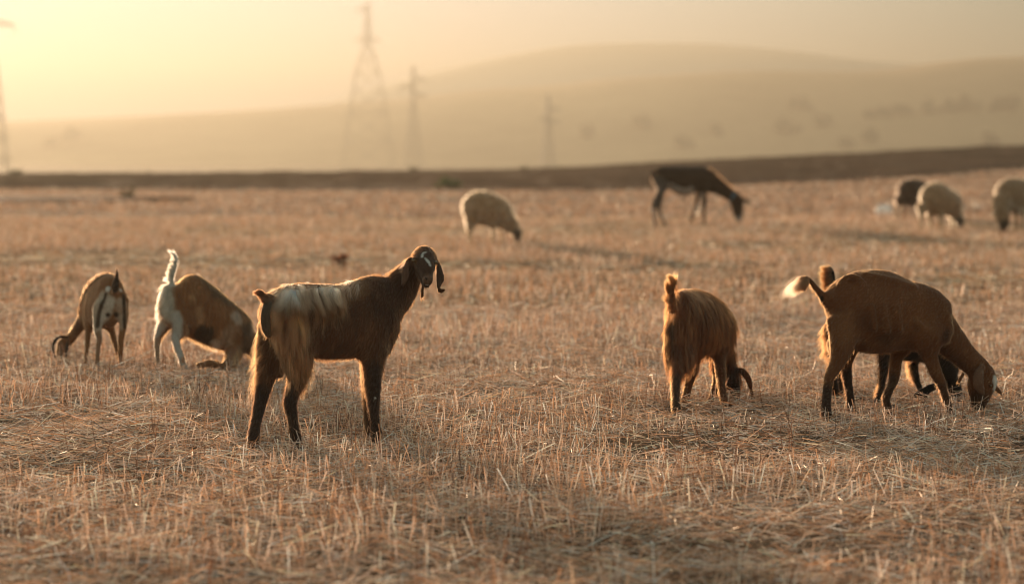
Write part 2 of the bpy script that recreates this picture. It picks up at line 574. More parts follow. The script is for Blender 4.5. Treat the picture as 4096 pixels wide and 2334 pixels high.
# soil clods, scattered and in two dark rows
p = np.concatenate([rand_points(420, 6, 40, 1.2),
                    np.stack([rng.normal(1.15, 0.22, 40), rng.normal(18.6, 0.12, 40)], 1),
                    np.stack([rng.normal(1.85, 0.2, 36), rng.normal(14.2, 0.2, 36)], 1),
                    np.stack([rng.normal(-4.3, 0.5, 40), rng.normal(19.5, 0.4, 40)], 1)])
b = put(p); n = len(p); b[:, 2] += 0.006
r = 0.012 + 0.028 * rng.random(n) ** 2
V, Fc, C = blobs(b, r, np.array([0.13, 0.085, 0.055])[None] * (0.6 + 0.7 * rng.random((n, 1))), 0.6, 8, 5)
M_CLOD = soil_material('clod_soil', (0.07, 0.045, 0.03), (0.17, 0.11, 0.07), 60, 1.0, 9)
o = make_mesh('soil_clods', V, Fc, M_CLOD, C)
tag(o, 'small dark clods of earth between the straw', 'clods', kind='stuff')

# ------------------------------------------------------------------ implicit bodies
ZT = {'C': (950, 950, .60443), 'H': (1540, 950, .19231), 'D': (2600, 1050, .44643), 'E': (3100, 1020, .48069),
      'b': (3160, 1380, .23354), 'c': (3560, 1330, .23354), 'A': (180, 1050, .31588), 'B': (560, 980, .37092),
      'S': (1780, 720, .20608), 'R': (3480, 660, .24101), 'K': (2500, 620, .23474), 't': (3100, 1030, .20608)}


class Frame:
    """turns pixels of a zoomed view into points in the world at a given distance"""
    def __init__(self, D, slope=0.0, xref=0.0, key='C'):
        self.D, self.slope, self.key = D, slope, key
        self.xref = ZT[key][0] + ZT[key][2] * xref

    def px(self, X, Y, key=None):
        ox, oy, s = ZT[key or self.key]
        return ox + s * X, oy + s * Y

    def pt(self, X, Y, dd=0.0, key=None):
        x, y = self.px(X, Y, key)
        D = self.D + dd + self.slope * (x - self.xref) / F_PX * self.D
        return at(x, y, D)

    def r(self, a, key=None):
        return a * ZT[key or self.key][2] * self.D / F_PX


class Body:
    def __init__(self, fr, lat, h):
        self.fr, self.h = fr, h
        self.lat = np.array(lat, float) / np.linalg.norm(lat)
        self.prims = []

    def chain(self, nodes, k=0.02, lat=None, key=None, cap=0.9):
        """nodes: (X, Y, dd, a, b) a = radius seen in the picture, b = lateral radius"""
        L = self.lat if lat is None else np.array(lat, float) / np.linalg.norm(lat)
        P = [(self.fr.pt(n[0], n[1], n[2], key), self.fr.r(n[3], key), self.fr.r(n[4] if len(n) > 4 else n[3], key)) for n in nodes]
        self.add(P, k, L, cap)
        return [p[0] for p in P]

    def add(self, P, k, L, cap=0.9):
        # smooth the chain with a Catmull-Rom curve so that bends have no corners
        Q = []
        for i in range(len(P) - 1):
            q = [P[max(i - 1, 0)], P[i], P[i + 1], P[min(i + 2, len(P) - 1)]]
            q = [np.array([*p[0], p[1], p[2]]) for p in q]
            for s_ in range(4):
                t = s_ / 4
                v = 0.5 * (2 * q[1] + (q[2] - q[0]) * t + (2 * q[0] - 5 * q[1] + 4 * q[2] - q[3]) * t * t + (3 * q[1] - q[0] - 3 * q[2] + q[3]) * t ** 3)
                Q.append((v[:3], max(v[3], 1e-3), max(v[4], 1e-3)))
        Q.append(P[-1])
        self.prims.append((Q, L, k, cap))
        return P

    def leg(self, nodes, dd, k=0.045, key=None, hoof=True):
        """last node stands on the ground; depth runs from dd at the top to the ground point"""
        fr = self.fr
        x, y = fr.px(nodes[-1][0], nodes[-1][1], key)
        rf = fr.r(nodes[-1][2], key)
        Df = ground_depth(x, y, rf * 0.6)
        x0, y0 = fr.px(nodes[0][0], nodes[0][1], key)
        D0 = fr.D + dd + fr.slope * (x0 - fr.xref) / F_PX * fr.D
        Y0, Y1 = nodes[0][1], nodes[-1][1]
        P = []
        for n in nodes:
            x, y = fr.px(n[0], n[1], key)
            t = (n[1] - Y0) / (Y1 - Y0)
            P.append((at(x, y, D0 + (Df - D0) * t), fr.r(n[2], key), fr.r(n[3] if len(n) > 3 else n[2], key)))
        if hoof:   # hoof: short wedge widening to the ground
            p, a, b = P[-1]
            q = p.copy(); q[2] = a * 0.35; 
            P.append((q + self.fwd() * a * 0.5, a * 0.85, a * 0.85))
        self.add(P, k, self.lat, 0.9)
        return [p[0] for p in P]

    def fwd(self):
        f = np.cross(self.lat, [0, 0, 1.0])
        f = -f if getattr(self, 'flip', False) else f
        return f / np.linalg.norm(f)

    def mesh(self):
        h = self.h
        lo = np.full(3, 1e9); hi = -lo
        for Q, L, k, cap in self.prims:
            for p, a, b in Q:
                m = max(a, b) + 3 * h
                lo = np.minimum(lo, p - m); hi = np.maximum(hi, p + m)
        dims = np.ceil((hi - lo) / h).astype(int) + 1
        vol = np.full(dims, 0.2, dtype=np.float32)
        def box(pts, m):
            a = np.min(pts, 0) - m; b = np.max(pts, 0) + m
            return (np.maximum(np.floor((a - lo) / h).astype(int), 0), np.minimum(np.ceil((b - lo) / h).astype(int) + 1, dims))
        for Q, L, k, cap in self.prims:
            i0, i1 = box([q[0] for q in Q], max(max(q[1], q[2]) for q in Q) + k + 2 * h)
            loc = np.full(i1 - i0, 0.2, dtype=np.float32)
            for (p0, a0, b0), (p1, a1, b1) in zip(Q[:-1], Q[1:]):
                j0, j1 = box([p0, p1], max(a0, b0, a1, b1) + k + 2 * h)
                xs = (lo[0] + h * np.arange(j0[0], j1[0])).astype(np.float32)[:, None, None]
                ys_ = (lo[1] + h * np.arange(j0[1], j1[1])).astype(np.float32)[None, :, None]
                zs = (lo[2] + h * np.arange(j0[2], j1[2])).astype(np.float32)[None, None, :]
                ax = p1 - p0; ln = np.linalg.norm(ax) + 1e-9; T = ax / ln
                Lp = L - T * np.dot(L, T)
                if np.linalg.norm(Lp) < 0.15:
                    Lp = np.cross(T, [0.3, 0.2, 0.9])
                Lp = Lp / np.linalg.norm(Lp); U = np.cross(T, Lp)
                qx, qy, qz = xs - p0[0], ys_ - p0[1], zs - p0[2]
                s = qx * T[0] + qy * T[1] + qz * T[2]
                t = np.clip(s / ln, 0, 1)
                ex = s - t * ln
                u = qx * U[0] + qy * U[1] + qz * U[2]
                v = qx * Lp[0] + qy * Lp[1] + qz * Lp[2]
                a = a0 + (a1 - a0) * t; b = b0 + (b1 - b0) * t
                mn = np.minimum(a, b)
                c = mn * cap
                q2u, q2v, q2e = u / a, v / b, ex / c
                rr = np.sqrt(q2u ** 2 + q2v ** 2 + q2e ** 2)
                gr = np.sqrt((q2u / a) ** 2 + (q2v / b) ** 2 + (q2e / c) ** 2) + 1e-6
                d = rr * (rr - 1) / gr                 # first order distance to the ellipsoid
                d = np.where(rr < 0.5, (rr - 1) * mn, d).astype(np.float32)
                sub = loc[j0[0] - i0[0]:j1[0] - i0[0], j0[1] - i0[1]:j1[1] - i0[1], j0[2] - i0[2]:j1[2] - i0[2]]
                np.minimum(sub, d, out=sub)
            sub = vol[i0[0]:i1[0], i0[1]:i1[1], i0[2]:i1[2]]
            hh = np.maximum(k - np.abs(sub - loc), 0) / k
            vol[i0[0]:i1[0], i0[1]:i1[1], i0[2]:i1[2]] = np.minimum(sub, loc) - hh * hh * k * 0.25
        return surface_nets(vol, lo, h)


def surface_nets(vol, lo, h):
    ins = vol < 0
    c = np.zeros(np.array(vol.shape) - 1, dtype=np.int8)
    for dx in (0, 1):
        for dy in (0, 1):
            for dz in (0, 1):
                c += ins[dx:dx + c.shape[0], dy:dy + c.shape[1], dz:dz + c.shape[2]]
    act = (c > 0) & (c < 8)
    idx = -np.ones(c.shape, dtype=np.int64)
    cells = np.argwhere(act)
    idx[act] = np.arange(len(cells))
    acc = np.zeros((len(cells), 3)); cnt = np.zeros(len(cells))
    corners = [(a, b, d) for a in (0, 1) for b in (0, 1) for d in (0, 1)]
    for ca in corners:
        for ax in range(3):
            if ca[ax] == 1: continue
            cb = list(ca); cb[ax] = 1
            va = vol[cells[:, 0] + ca[0], cells[:, 1] + ca[1], cells[:, 2] + ca[2]]
            vb = vol[cells[:, 0] + cb[0], cells[:, 1] + cb[1], cells[:, 2] + cb[2]]
            x = (va < 0) != (vb < 0)
            t = np.where(x, va / np.where(x, va - vb, 1), 0)
            pos = cells + np.array(ca, float)
            pos[:, ax] += t
            acc[x] += pos[x]; cnt[x] += 1
    V = lo + h * (acc / cnt[:, None])
    Fs = []
    for ax in range(3):
        o1, o2 = [(1, 2), (2, 0), (0, 1)][ax]
        sl = [slice(None)] * 3
        sa = list(sl); sb = list(sl)
        sa[ax] = slice(0, -1); sb[ax] = slice(1, None)
        A = ins[tuple(sa)]; B = ins[tuple(sb)]
        e = np.argwhere(A != B)
        flip = A[tuple(e.T)]
        ok = (e[:, o1] > 0) & (e[:, o2] > 0) & (e[:, o1] < c.shape[o1]) & (e[:, o2] < c.shape[o2])
        e, flip = e[ok], flip[ok]
        def cell(d1, d2):
            q = e.copy(); q[:, o1] += d1; q[:, o2] += d2
            return idx[tuple(q.T)]
        q = np.stack([cell(-1, -1), cell(0, -1), cell(0, 0), cell(-1, 0)], 1)
        q[~flip] = q[~flip][:, ::-1]
        Fs.append(q)
    Fc = np.concatenate(Fs)
    # relax a little along the surface
    n = len(V)
    for lam in (0.5, 0.5):
        S = np.zeros((n, 3)); K = np.zeros(n)
        for a, b in ((0, 1), (1, 2), (2, 3), (3, 0)):
            for p, q in ((a, b), (b, a)):
                np.add.at(K, Fc[:, p], 1)
                for d in range(3):
                    S[:, d] += np.bincount(Fc[:, p], weights=V[Fc[:, q], d], minlength=n)
        V = V + lam * (S / np.maximum(K, 1)[:, None] - V)
    return V, Fc


class Snap(Frame):
    """a frame whose points are moved onto the visible side of a built body where there is one"""
    def __init__(self, fr, V):
        self.__dict__.update(fr.__dict__)
        c, s_ = math.cos(PITCH), math.sin(PITCH)
        dz = V[:, 2] - CAM_H
        f = V[:, 1] * c - dz * s_
        up = V[:, 1] * s_ + dz * c
        self.V, self.f = V, f
        self.sx = 2048 + F_PX * V[:, 0] / f; self.sy = 1167 - F_PX * up / f

    def pt(self, X, Y, dd=0.0, key=None):
        p = super().pt(X, Y, dd, key)
        x, y = self.px(X, Y, key)
        r2 = (self.sx - x) ** 2 + (self.sy - y) ** 2
        lim = (F_PX / self.D * 0.012) ** 2
        m = r2 < lim
        if m.any():
            k = np.argmin(np.where(m, self.f, 1e9))
            return at(x, y, self.V[k, 1])
        return p


def seg_dist(P, a, b):
    ab = b - a; l2 = np.dot(ab, ab) + 1e-12
    t = np.clip(((P - a) @ ab) / l2, 0, 1)
    return np.linalg.norm(P - (a + t[:, None] * ab), axis=1)


COAT = 0.90


def streak(P):
    """lighter and darker locks, drawn out up and down"""
    s1 = vnoise(P[:, 0] * 1.0 + P[:, 1] * .6, P[:, 2] * .22, 0.011, 91)
    s2 = vnoise(P[:, 0] + P[:, 1], P[:, 2] * .35, 0.03, 92)
    s3 = vnoise(P[:, 0] + P[:, 1], P[:, 2], 0.075, 93)
    return (((0.42 + 0.62 * s1 + 0.50 * s2) * (0.70 + 0.6 * s3)) ** 1.7 * 1.05)[:, None]


def warm(C):
    """deepens the brown of the coats, leaves white and cream hair alone"""
    f = np.clip((1 - C[:, 2:3] / np.maximum(C[:, 0:1], 1e-4) - .35) / .35, 0, 1)
    return C * (1 + f * (np.array([[1.06, 0.88, 0.66]]) - 1))


def paint(P, base, marks, fr):
    """marks: (kind, pts[(X,Y,dd)], radius_px, colour, soft, key)"""
    C = np.repeat(np.array(base, float)[None], len(P), 0)
    wob = 0.35 * (vnoise(P[:, 0] + P[:, 1] * .7, P[:, 2] + P[:, 1] * .3, 0.035, 77) - 0.5) + 0.25 * (vnoise(P[:, 0] - P[:, 1], P[:, 2], 0.012, 78) - 0.5)
    for mk in marks:
        pts, rad, colr = mk[0], mk[1], mk[2]
        soft = mk[3] if len(mk) > 3 else 0.4
        key = mk[4] if len(mk) > 4 else None
        W = [fr.pt(*p, key=key) for p in pts]
        rr = fr.r(rad, key)
        d = np.full(len(P), 1e9)
        if len(W) == 1:
            d = np.linalg.norm(P - W[0], axis=1)
        for a, b in zip(W[:-1], W[1:]):
            d = np.minimum(d, seg_dist(P, a, b))
        f = np.clip((rr * (1 + wob) - d) / (rr * soft + 1e-6) + 0.5, 0, 1)[:, None]
        C = C * (1 - f) + np.array(colr)[None] * f
    return warm(C)


def grow(name, V, Fc, fr, parent, origin, count, base_len, flow, hairzones, colfun, radius, lift=0.35, grav=0.25, seed=1, clump=0.5, cs=0.012, mat=None, lenvar=0.5, jitter=0.12, proj=0.92):
    """hair curves rooted on the body. hairzones: (pts, radius_px, length, flow or None, grav, soft, key, tipcol or None, densitymul)"""
    g = np.random.default_rng(seed)
    T = np.concatenate([Fc[:, [0, 1, 2]], Fc[:, [0, 2, 3]]])
    A, B, Cc = V[T[:, 0]], V[T[:, 1]], V[T[:, 2]]
    nr = np.cross(B - A, Cc - A); ar = np.linalg.norm(nr, axis=1)
    nr = nr / (ar[:, None] + 1e-12)
    # vertex normals for smooth directions
    vn = np.zeros_like(V)
    for j in range(3):
        for d in range(3):
            vn[:, d] += np.bincount(T[:, j], weights=nr[:, d] * ar, minlength=len(V))
    vn /= (np.linalg.norm(vn, axis=1, keepdims=True) + 1e-12)
    cen = (A + B + Cc) / 3
    def zone(P, pts, rad, soft, key):
        W = [fr.pt(*p, key=key) for p in pts]; rr = fr.r(rad, key)
        d = np.linalg.norm(P - W[0], axis=1)
        for a, b in zip(W[:-1], W[1:]): d = np.minimum(d, seg_dist(P, a, b))
        return np.clip((rr - d) / (rr * soft + 1e-6) + 0.5, 0, 1)
    wgt = ar.copy()
    for z in hairzones:
        if len(z) > 8 and z[8] != 1:
            f = zone(cen, z[0], z[1], z[5], z[6]); wgt *= (1 + (z[8] - 1) * f)
    cdf = np.cumsum(wgt); cdf /= cdf[-1]
    ti = np.searchsorted(cdf, g.random(count))
    r1, r2 = np.sqrt(g.random(count)), g.random(count)
    w0, w1, w2 = (1 - r1)[:, None], (r1 * (1 - r2))[:, None], (r1 * r2)[:, None]
    P = A[ti] * w0 + B[ti] * w1 + Cc[ti] * w2
    Nn = vn[T[ti, 0]] * w0 + vn[T[ti, 1]] * w1 + vn[T[ti, 2]] * w2
    Nn /= np.linalg.norm(Nn, axis=1, keepdims=True) + 1e-12
    L = np.full(count, base_len); FL = np.repeat(np.array(flow, float)[None], count, 0)
    G = np.full(count, grav); tipc = None
    col = colfun(P); tip = col.copy()
    for z in hairzones:
        f = zone(P, z[0], z[1], z[5], z[6])
        L = L * (1 - f) + z[2] * f
        if z[3] is not None: FL = FL * (1 - f[:, None]) + np.array(z[3], float)[None] * f[:, None]
        G = G * (1 - f) + z[4] * f
        if len(z) > 7 and z[7] is not None:
            tip = tip * (1 - f[:, None]) + np.array(z[7])[None] * f[:, None]
    L = L * (1 - lenvar + lenvar * 1.4 * g.random(count))
    FL = FL - Nn * np.sum(FL * Nn, 1, keepdims=True) * proj
    FL /= np.linalg.norm(FL, axis=1, keepdims=True) + 1e-9
    # cell based clumps, bigger for longer hair
    csz = np.where(L > 0.03, cs * 2.0, cs)
    cell = np.floor(P / csz[:, None]).astype(np.int64)
    idc = cell[:, 0] * 73856093 ^ cell[:, 1] * 19349663 ^ cell[:, 2] * 83492791
    u, inv = np.unique(idc, return_inverse=True)
    cn = np.bincount(inv)
    mean = np.stack([np.bincount(inv, weights=P[:, d]) / cn for d in range(3)], 1)[inv]
    cj = g.normal(size=(len(u), 3))[inv]
    lf = lift * (0.7 + 0.6 * g.random(len(u)))[inv]
    lf = lf * np.clip(0.03 / np.maximum(L, 0.03), 0.45, 1)
    D = FL * np.sqrt(np.clip(1 - lf ** 2, 0.05, 1))[:, None] + Nn * lf[:, None] + cj * jitter + g.normal(size=P.shape) * jitter * 0.6
    D /= np.linalg.norm(D, axis=1, keepdims=True)
    npt = 5
    ts = np.linspace(0, 1, npt)
    pts = np.zeros((count, npt, 3), dtype=np.float32)
    wv = g.normal(size=(len(u), 3))[inv] * 0.10 + g.normal(size=P.shape) * 0.03
    for k, t in enumerate(ts):
        q = P + D * (L * t)[:, None] + np.array([0, 0, -1.0]) * (G * L * t * t)[:, None]
        q = q + wv * (L * math.sin(t * math.pi))[:, None]
        q = q + (mean - P) * (clump * t)
        # keep hair from sinking into the body
        dn = np.sum((q - P) * Nn, 1)
        if proj > .5: q = q + Nn * np.clip(0.002 * t + 0.03 * L * t - dn, 0, None)[:, None]
        pts[:, k] = q
    pts -= np.asarray(origin, dtype=np.float32)
    hc = bpy.data.hair_curves.new(name)
    hc.add_curves([npt] * count)
    hc.position_data.foreach_set('vector', pts.ravel()) if hasattr(hc, 'position_data') else hc.points.foreach_set('position', pts.ravel())
    ra = hc.attributes.get('radius') or hc.attributes.new('radius', 'FLOAT', 'POINT')
    rad = (radius * np.array([1.0, 1.0, 0.85, 0.6, 0.15]))[None].repeat(count, 0).astype(np.float32)
    ra.data.foreach_set('value', rad.ravel())
    ca = hc.attributes.new('hcol', 'FLOAT_COLOR', 'POINT')
    cc = np.ones((count, npt, 4), dtype=np.float32)
    var = (1 + 0.30 * g.normal(size=(len(u), 1))[inv] + 0.12 * g.normal(size=(count, 1))).clip(0.45, 1.7)
    for k, t in enumerate(ts):
        cc[:, k, :3] = np.clip((col * (1 - t) + tip * t) * var, 0.004, 0.95)
    ca.data.foreach_set('color', cc.ravel())
    hc.materials.append(mat or M_HAIR)
    o = bpy.data.objects.new(name, hc)
    scene.collection.objects.link(o)
    o.parent = parent
    return o


def animal(name, origin, label, cat, group):
    e = bpy.data.objects.new(name, None)
    e.empty_display_size = 0.2
    e.location = origin
    scene.collection.objects.link(e)
    return tag(e, label, cat, group)


def eye(fr, parent, origin, X, Y, dd, r, key):
    c = fr.pt(X, Y, dd, key) + np.array([0, r * 0.35, 0])
    V, Fc, C = blobs(np.array([c]), np.array([r]), np.array([[1, 1, 1.]]), 1.0, 12, 8)
    th = np.linspace(0, 2 * math.pi, 12, endpoint=False); ph = np.linspace(-math.pi / 2, math.pi / 2, 9)
    V = np.array([[math.cos(p) * math.cos(t), math.cos(p) * math.sin(t), math.sin(p)] for p in ph for t in th]) * r + c
    make_mesh('eye', V, Fc, M_EYE, smooth=True, parent=parent, origin=origin)


def finish(body, name, label, cat, group, base, marks, hair, eyes=(), seed=1):
    V, Fc = body.mesh()
    amp = body.h * 0.55
    V = V + amp * np.stack([vnoise(V[:, 1] + V[:, 2], V[:, 0], .045, 5) - .5, vnoise(V[:, 0], V[:, 2], .05, 6) * 1.6 - .8, vnoise(V[:, 0] + V[:, 1], V[:, 2], .04, 7) - .5], 1) * (2.0 if name == 'sheep' else 1.0)
    V[:, 2] = np.maximum(V[:, 2], -0.02)
    fr = Snap(body.fr, V)
    org = np.array([V[:, 0].mean(), V[:, 1].mean(), 0.0])
    e = animal(name, org, label, cat, group)
    C = np.clip(paint(V, base, marks, fr) * COAT * 0.9, 0, .85)
    make_mesh('body', V, Fc, M_HIDE, C, smooth=True, parent=e, origin=org)
    cf = lambda P: paint(P, base, marks, fr) * streak(P) * COAT
    for i, h in enumerate(hair):
        mf = h.pop('mixfun', None)
        if mf:
            mf[1][0] = fr
            h['colfun'] = mf[0]
        grow(h.pop('name', 'coat'), V, Fc, fr, e, org, colfun=h.pop('colfun', None) or cf, seed=seed * 10 + i, **h)
    for ey in eyes:
        eye(fr, e, org, *ey)
    return e


DOWN = np.array([0, 0, -1.0])
def yaw(deg):
    """forward and away-side vectors of an animal heading right (0) turning away (90)"""
    a = R(deg)
    return np.array([math.cos(a), math.sin(a), 0]), np.array([-math.sin(a), math.cos(a), 0])


DARK = (0.082, 0.036, 0.017); REDB = (0.140, 0.060, 0.027); BLK = (0.022, 0.014, 0.010)
CREAM = (0.62, 0.50, 0.36); WHITE = (0.70, 0.66, 0.58)


# ---------- goat standing in front, head turned to the camera
def front_goat():
    f, L = yaw(28)
    fr = Frame(10.83, math.tan(R(28)), 550, 'C')
    b = Body(fr, L, 0.0065)
    b.chain([(225, 520, 0, 95, 100), (320, 500, 0, 190, 160), (480, 545, 0, 240, 185), (640, 558, 0, 248, 195), (790, 540, 0, 255, 180),
             (885, 525, 0, 268, 160), (945, 560, 0, 228, 130)], 0.03, cap=0.8)
    b.chain([(925, 715, 0, 105, 85), (955, 590, 0, 130, 90)], 0.03)
    b.chain([(930, 440, 0, 185, 105), (1035, 390, 0, 138, 85), (1110, 285, 0, 112, 72), (1165, 190, -.02, 72, 60)], 0.03)
    # head towards the camera, nose down
    X = (1, 0.12, 0)
    b.chain([(810, 390, -0.035, 200, 245), (825, 460, -0.075, 205, 250), (850, 600, -0.130, 165, 195), (868, 730, -0.170, 125, 135), (885, 845, -0.200, 92, 112), (880, 925, -0.203, 80, 105)],
            0.012, lat=X, key='H')
    b.chain([(740, 640, -0.055, 110, 150), (820, 860, -0.145, 95, 105), (868, 990, -0.180, 62, 72)], 0.015, lat=X, key='H')
    b.chain([(820, 290, -0.025, 100, 130), (820, 260, -0.055, 60, 90)], 0.02, lat=X, key='H')
    for sx in ((600, 445, -0.097), (1040, 470, -0.090)):      # brow over each eye
        b.chain([(sx[0], sx[1], sx[2], 52, 52), (sx[0] + 20, sx[1] + 12, sx[2], 46, 46)], 0.012, lat=X, key='H')
    # muzzle
    b.chain([(835, 870, -0.220, 46, 46), (930, 860, -0.220, 46, 46)], 0.012, lat=(0, 1, -0.085), key='H')
    EL = (0.25, 1, 0.1)
    b.chain([(560, 425, -0.065, 40, 26), (500, 470, -0.065, 55, 34), (450, 600, -0.070, 80, 32), (425, 740, -0.075, 92, 31), (400, 870, -0.075, 78, 31), (365, 960, -0.075, 42, 30), (350, 1000, -0.075, 16, 16)],
            0.008, lat=EL, key='H')
    ER = (-0.3, 1, 0.1)
    b.chain([(1060, 480, -0.065, 40, 26), (1105, 560, -0.075, 55, 34), (1130, 700, -0.085, 78, 32), (1140, 850, -0.095, 104, 32), (1130, 950, -0.095, 72, 32), (1115, 1030, -0.095, 46, 32),
             (1140, 1100, -0.095, 52, 26), (1190, 1105, -0.105, 55, 28), (1235, 1085, -0.115, 40, 26)], 0.008, lat=ER, key='H')
    b.chain([(800, 960, -0.07, 38, 38), (782, 1050, -0.06, 34, 34), (775, 1130, -0.055, 33, 33), (775, 1225, -0.055, 36, 36)], 0.01, key='H')
    # legs
    b.leg([(900, 760, 92, 70), (893, 900, 64, 52), (898, 1040, 48), (905, 1150, 35), (912, 1240, 31), (925, 1300, 36), (940, 1345, 34)], -.07)
    b.leg([(885, 770, 80, 60), (868, 900, 54, 46), (868, 1040, 43), (868, 1150, 32), (866, 1230, 30), (878, 1300, 34), (886, 1322, 32)], .12)
    b.leg([(370, 620, 150, 95), (395, 800, 112, 80), (400, 910, 78, 62), (372, 1010, 52, 44), (350, 1095, 44), (362, 1180, 35), (372, 1250, 34), (385, 1320, 38), (395, 1368, 34)], -.08)
    b.leg([(255, 620, 130, 85), (215, 800, 95, 70), (188, 920, 66, 56), (165, 1030, 50, 42), (142, 1130, 40), (120, 1220, 35), (108, 1300, 38), (106, 1388, 37)], .09)
    b.chain([(280, 820, -.02, 36, 34), (277, 905, -.02, 32, 30)], 0.01)
    b.chain([(222, 400, -.06, 30, 28), (196, 450, -.10, 30, 26), (184, 520, -.11, 32, 24), (188, 590, -.10, 32, 24), (208, 645, -.09, 22, 18)], 0.012)
    tl = b.chain([(225, 420, -.03, 34, 30), (195, 400, -.05, 26, 24), (170, 385, -.06, 20, 20), (155, 375, -.07, 14, 14)], 0.02)
    marks = [([(930, 620, 0), (1000, 420, 0), (1120, 280, 0)], 150, (0.050, 0.022, 0.012), 1.0), ([(820, 400, 0), (880, 900, 0)], 300, (0.055, 0.025, 0.014), .5, 'H'),
             ([(860, 640, 0), (700, 700, 0), (420, 700, 0)], 120, (0.085, 0.036, 0.017), 1.2),
             ([(330, 420, -.13), (480, 400, -.15), (650, 370, -.15), (770, 320, -.1)], 80, (0.20, 0.115, 0.065), 1.2),
             ([(300, 560, -.15), (360, 720, -.15), (420, 800, -.15)], 120, (0.15, 0.070, 0.032), 1.0),
             ([(205, 430, -.1), (195, 520, -.1), (205, 620, -.12)], 42, (0.080, 0.058, 0.042), 0.5),
             ([(895, 900, 0), (900, 1340, 0)], 90, (0.028, 0.014, 0.009), 0.8), ([(350, 1050, 0), (390, 1360, 0)], 90, (0.028, 0.014, 0.009), 0.8),
             ([(160, 1050, 0), (110, 1380, 0)], 90, (0.028, 0.014, 0.009), 0.8),
             ([(912, 1060, -.15)], 8, WHITE, 0.6),
             ([(1171, 425, -.1)], 14, WHITE, 0.5),
             # face
             ([(860, 270, -.03), (780, 290, -.04), (765, 370, -.05)], 42, WHITE, 0.4, 'H'),
             ([(840, 400, -.05), (900, 460, -.06), (950, 545, -.07)], 44, WHITE, 0.5, 'H'),
             ([(600, 500, -.05)], 60, (0.16, 0.09, 0.045), 0.9, 'H'), ([(1050, 530, -.04)], 55, (0.16, 0.09, 0.045), 0.9, 'H'),
             ([(880, 830, -.15), (850, 900, -.15)], 105, (0.15, 0.085, 0.06), 0.9, 'H'),
             ([(848, 842, -.15), (870, 862, -.15)], 21, BLK, 0.5, 'H'), ([(965, 826, -.15), (955, 850, -.15)], 15, BLK, 0.5, 'H'),
             ([(850, 952, -.16), (950, 955, -.14)], 12, BLK, 0.5, 'H'),
             ([(850, 1015, -.12), (910, 1015, -.12)], 38, WHITE, 0.4, 'H'),
             ([(440, 560, -.02), (400, 900, -.02)], 95, (0.135, 0.078, 0.058), 0.8, 'H'), ([(1140, 640, -.02), (1130, 950, -.02)], 90, (0.085, 0.050, 0.038), 0.8, 'H')]
    flow = -0.55 * f + 0.85 * DOWN
    FRINGE = (0.17, 0.062, 0.022)
    shag = [([(290, 330, -.05), (480, 318, -.03), (640, 318, -.03), (770, 290, -.03)], 70, .10, -0.30 * f - 0.35 * L + 0.85 * DOWN, .65, 0.7, None, (0.40, 0.21, 0.11), 1),
            ([(330, 430, -.14), (480, 430, -.16), (640, 400, -.16)], 90, .10, -0.12 * f + 1.0 * DOWN, .5, 0.8, None, (0.24, 0.10, 0.042), 1),
            ([(330, 560, -.15), (360, 680, -.15), (410, 790, -.15)], 110, .10, 0.12 * f + 1.0 * DOWN, .5, 0.8, None, (0.19, 0.070, 0.028), 1),
            ([(135, 640, .0), (140, 800, .05), (140, 930, .05)], 55, .075, -1.2 * f + 0.8 * DOWN, .3, 0.8, None, FRINGE, 1)]
    sc = lambda P: shag_col(P) * paint(P, (0.19, 0.072, 0.030), [([(290, 330, -.05), (480, 310, -.03), (640, 310, -.03), (770, 290, -.03)], 50, (0.78, 0.64, 0.50), 1.1),
                                                   ([(120, 530, 0), (125, 590, 0)], 26, (0.7, 0.55, 0.42), 0.6)], fr)
    def shag_col(P):
        n = vnoise(P[:, 0] + P[:, 1] * .5, P[:, 2] * .3, 0.016, 95)
        return 1.35 * streak(P) * (0.35 + 1.0 * sstep(.35, .8, n))[:, None]
    # where the shaggy coat grows: everything else gets no density
    def z0(z): return (*z[:8], 60)
    hair = [dict(count=70000, base_len=.020, flow=flow, radius=.00017, lift=.32, grav=.2, clump=.6, jitter=.16,
                 hairzones=[([(960, 240, 0), (1060, 200, 0), (1140, 160, 0)], 55, .035, -0.7 * f + 0.5 * DOWN, 0, .8, None, None, 1.3),
                            ([(520, 820, 0), (800, 810, 0)], 45, .025, DOWN, 0, .8, None, None, 1.2),
                            ([(970, 840, 0)], 50, .03, DOWN, 0, .8, None, None, 1.5),
                            ([(870, 700, 0), (840, 840, 0), (840, 1000, 0)], 40, .032, -1.0 * f + DOWN, .2, .8, None, FRINGE, 1.2),
                            ([(470, 800, 0), (450, 900, 0), (425, 1000, 0)], 40, .04, 0.5 * f + DOWN, .2, .8, None, FRINGE, 1.2),
                            ([(205, 430, -.1), (205, 620, -.12)], 38, .003, None, .2, .5, None, None, 1),
                            ([(850, 500, -.08), (880, 850, -.11)], 330, .005, DOWN, .0, .4, 'H', None, 1.2),
                            ([(560, 425, .02), (425, 740, 0), (365, 1000, 0)], 100, .003, DOWN, .0, .3, 'H', None, 1),
                            ([(1080, 480, .02), (1140, 850, -.02), (1200, 1110, 0)], 115, .003, DOWN, .0, .3, 'H', None, 1),
                            ([(850, 1060, -.1)], 40, .03, DOWN, .1, .6, 'H', (.4, .3, .2), 2)]),
            dict(name='shaggy_coat', count=26000, base_len=.012, flow=flow, radius=.00022, lift=.33, clump=.93, cs=.016, jitter=.15, lenvar=.5, hairzones=[z0(z) for z in shag], colfun=sc),
            dict(name='tail_tuft', proj=.25, count=5000, base_len=.001, flow=flow, radius=.0002, lift=.12, clump=.5, jitter=.2,
                 hairzones=[([(200, 400, -.05), (155, 375, -.07)], 36, .032, -0.8 * f - 0.6 * DOWN, .05, .4, None, (0.10, 0.035, 0.015), 3000)])]
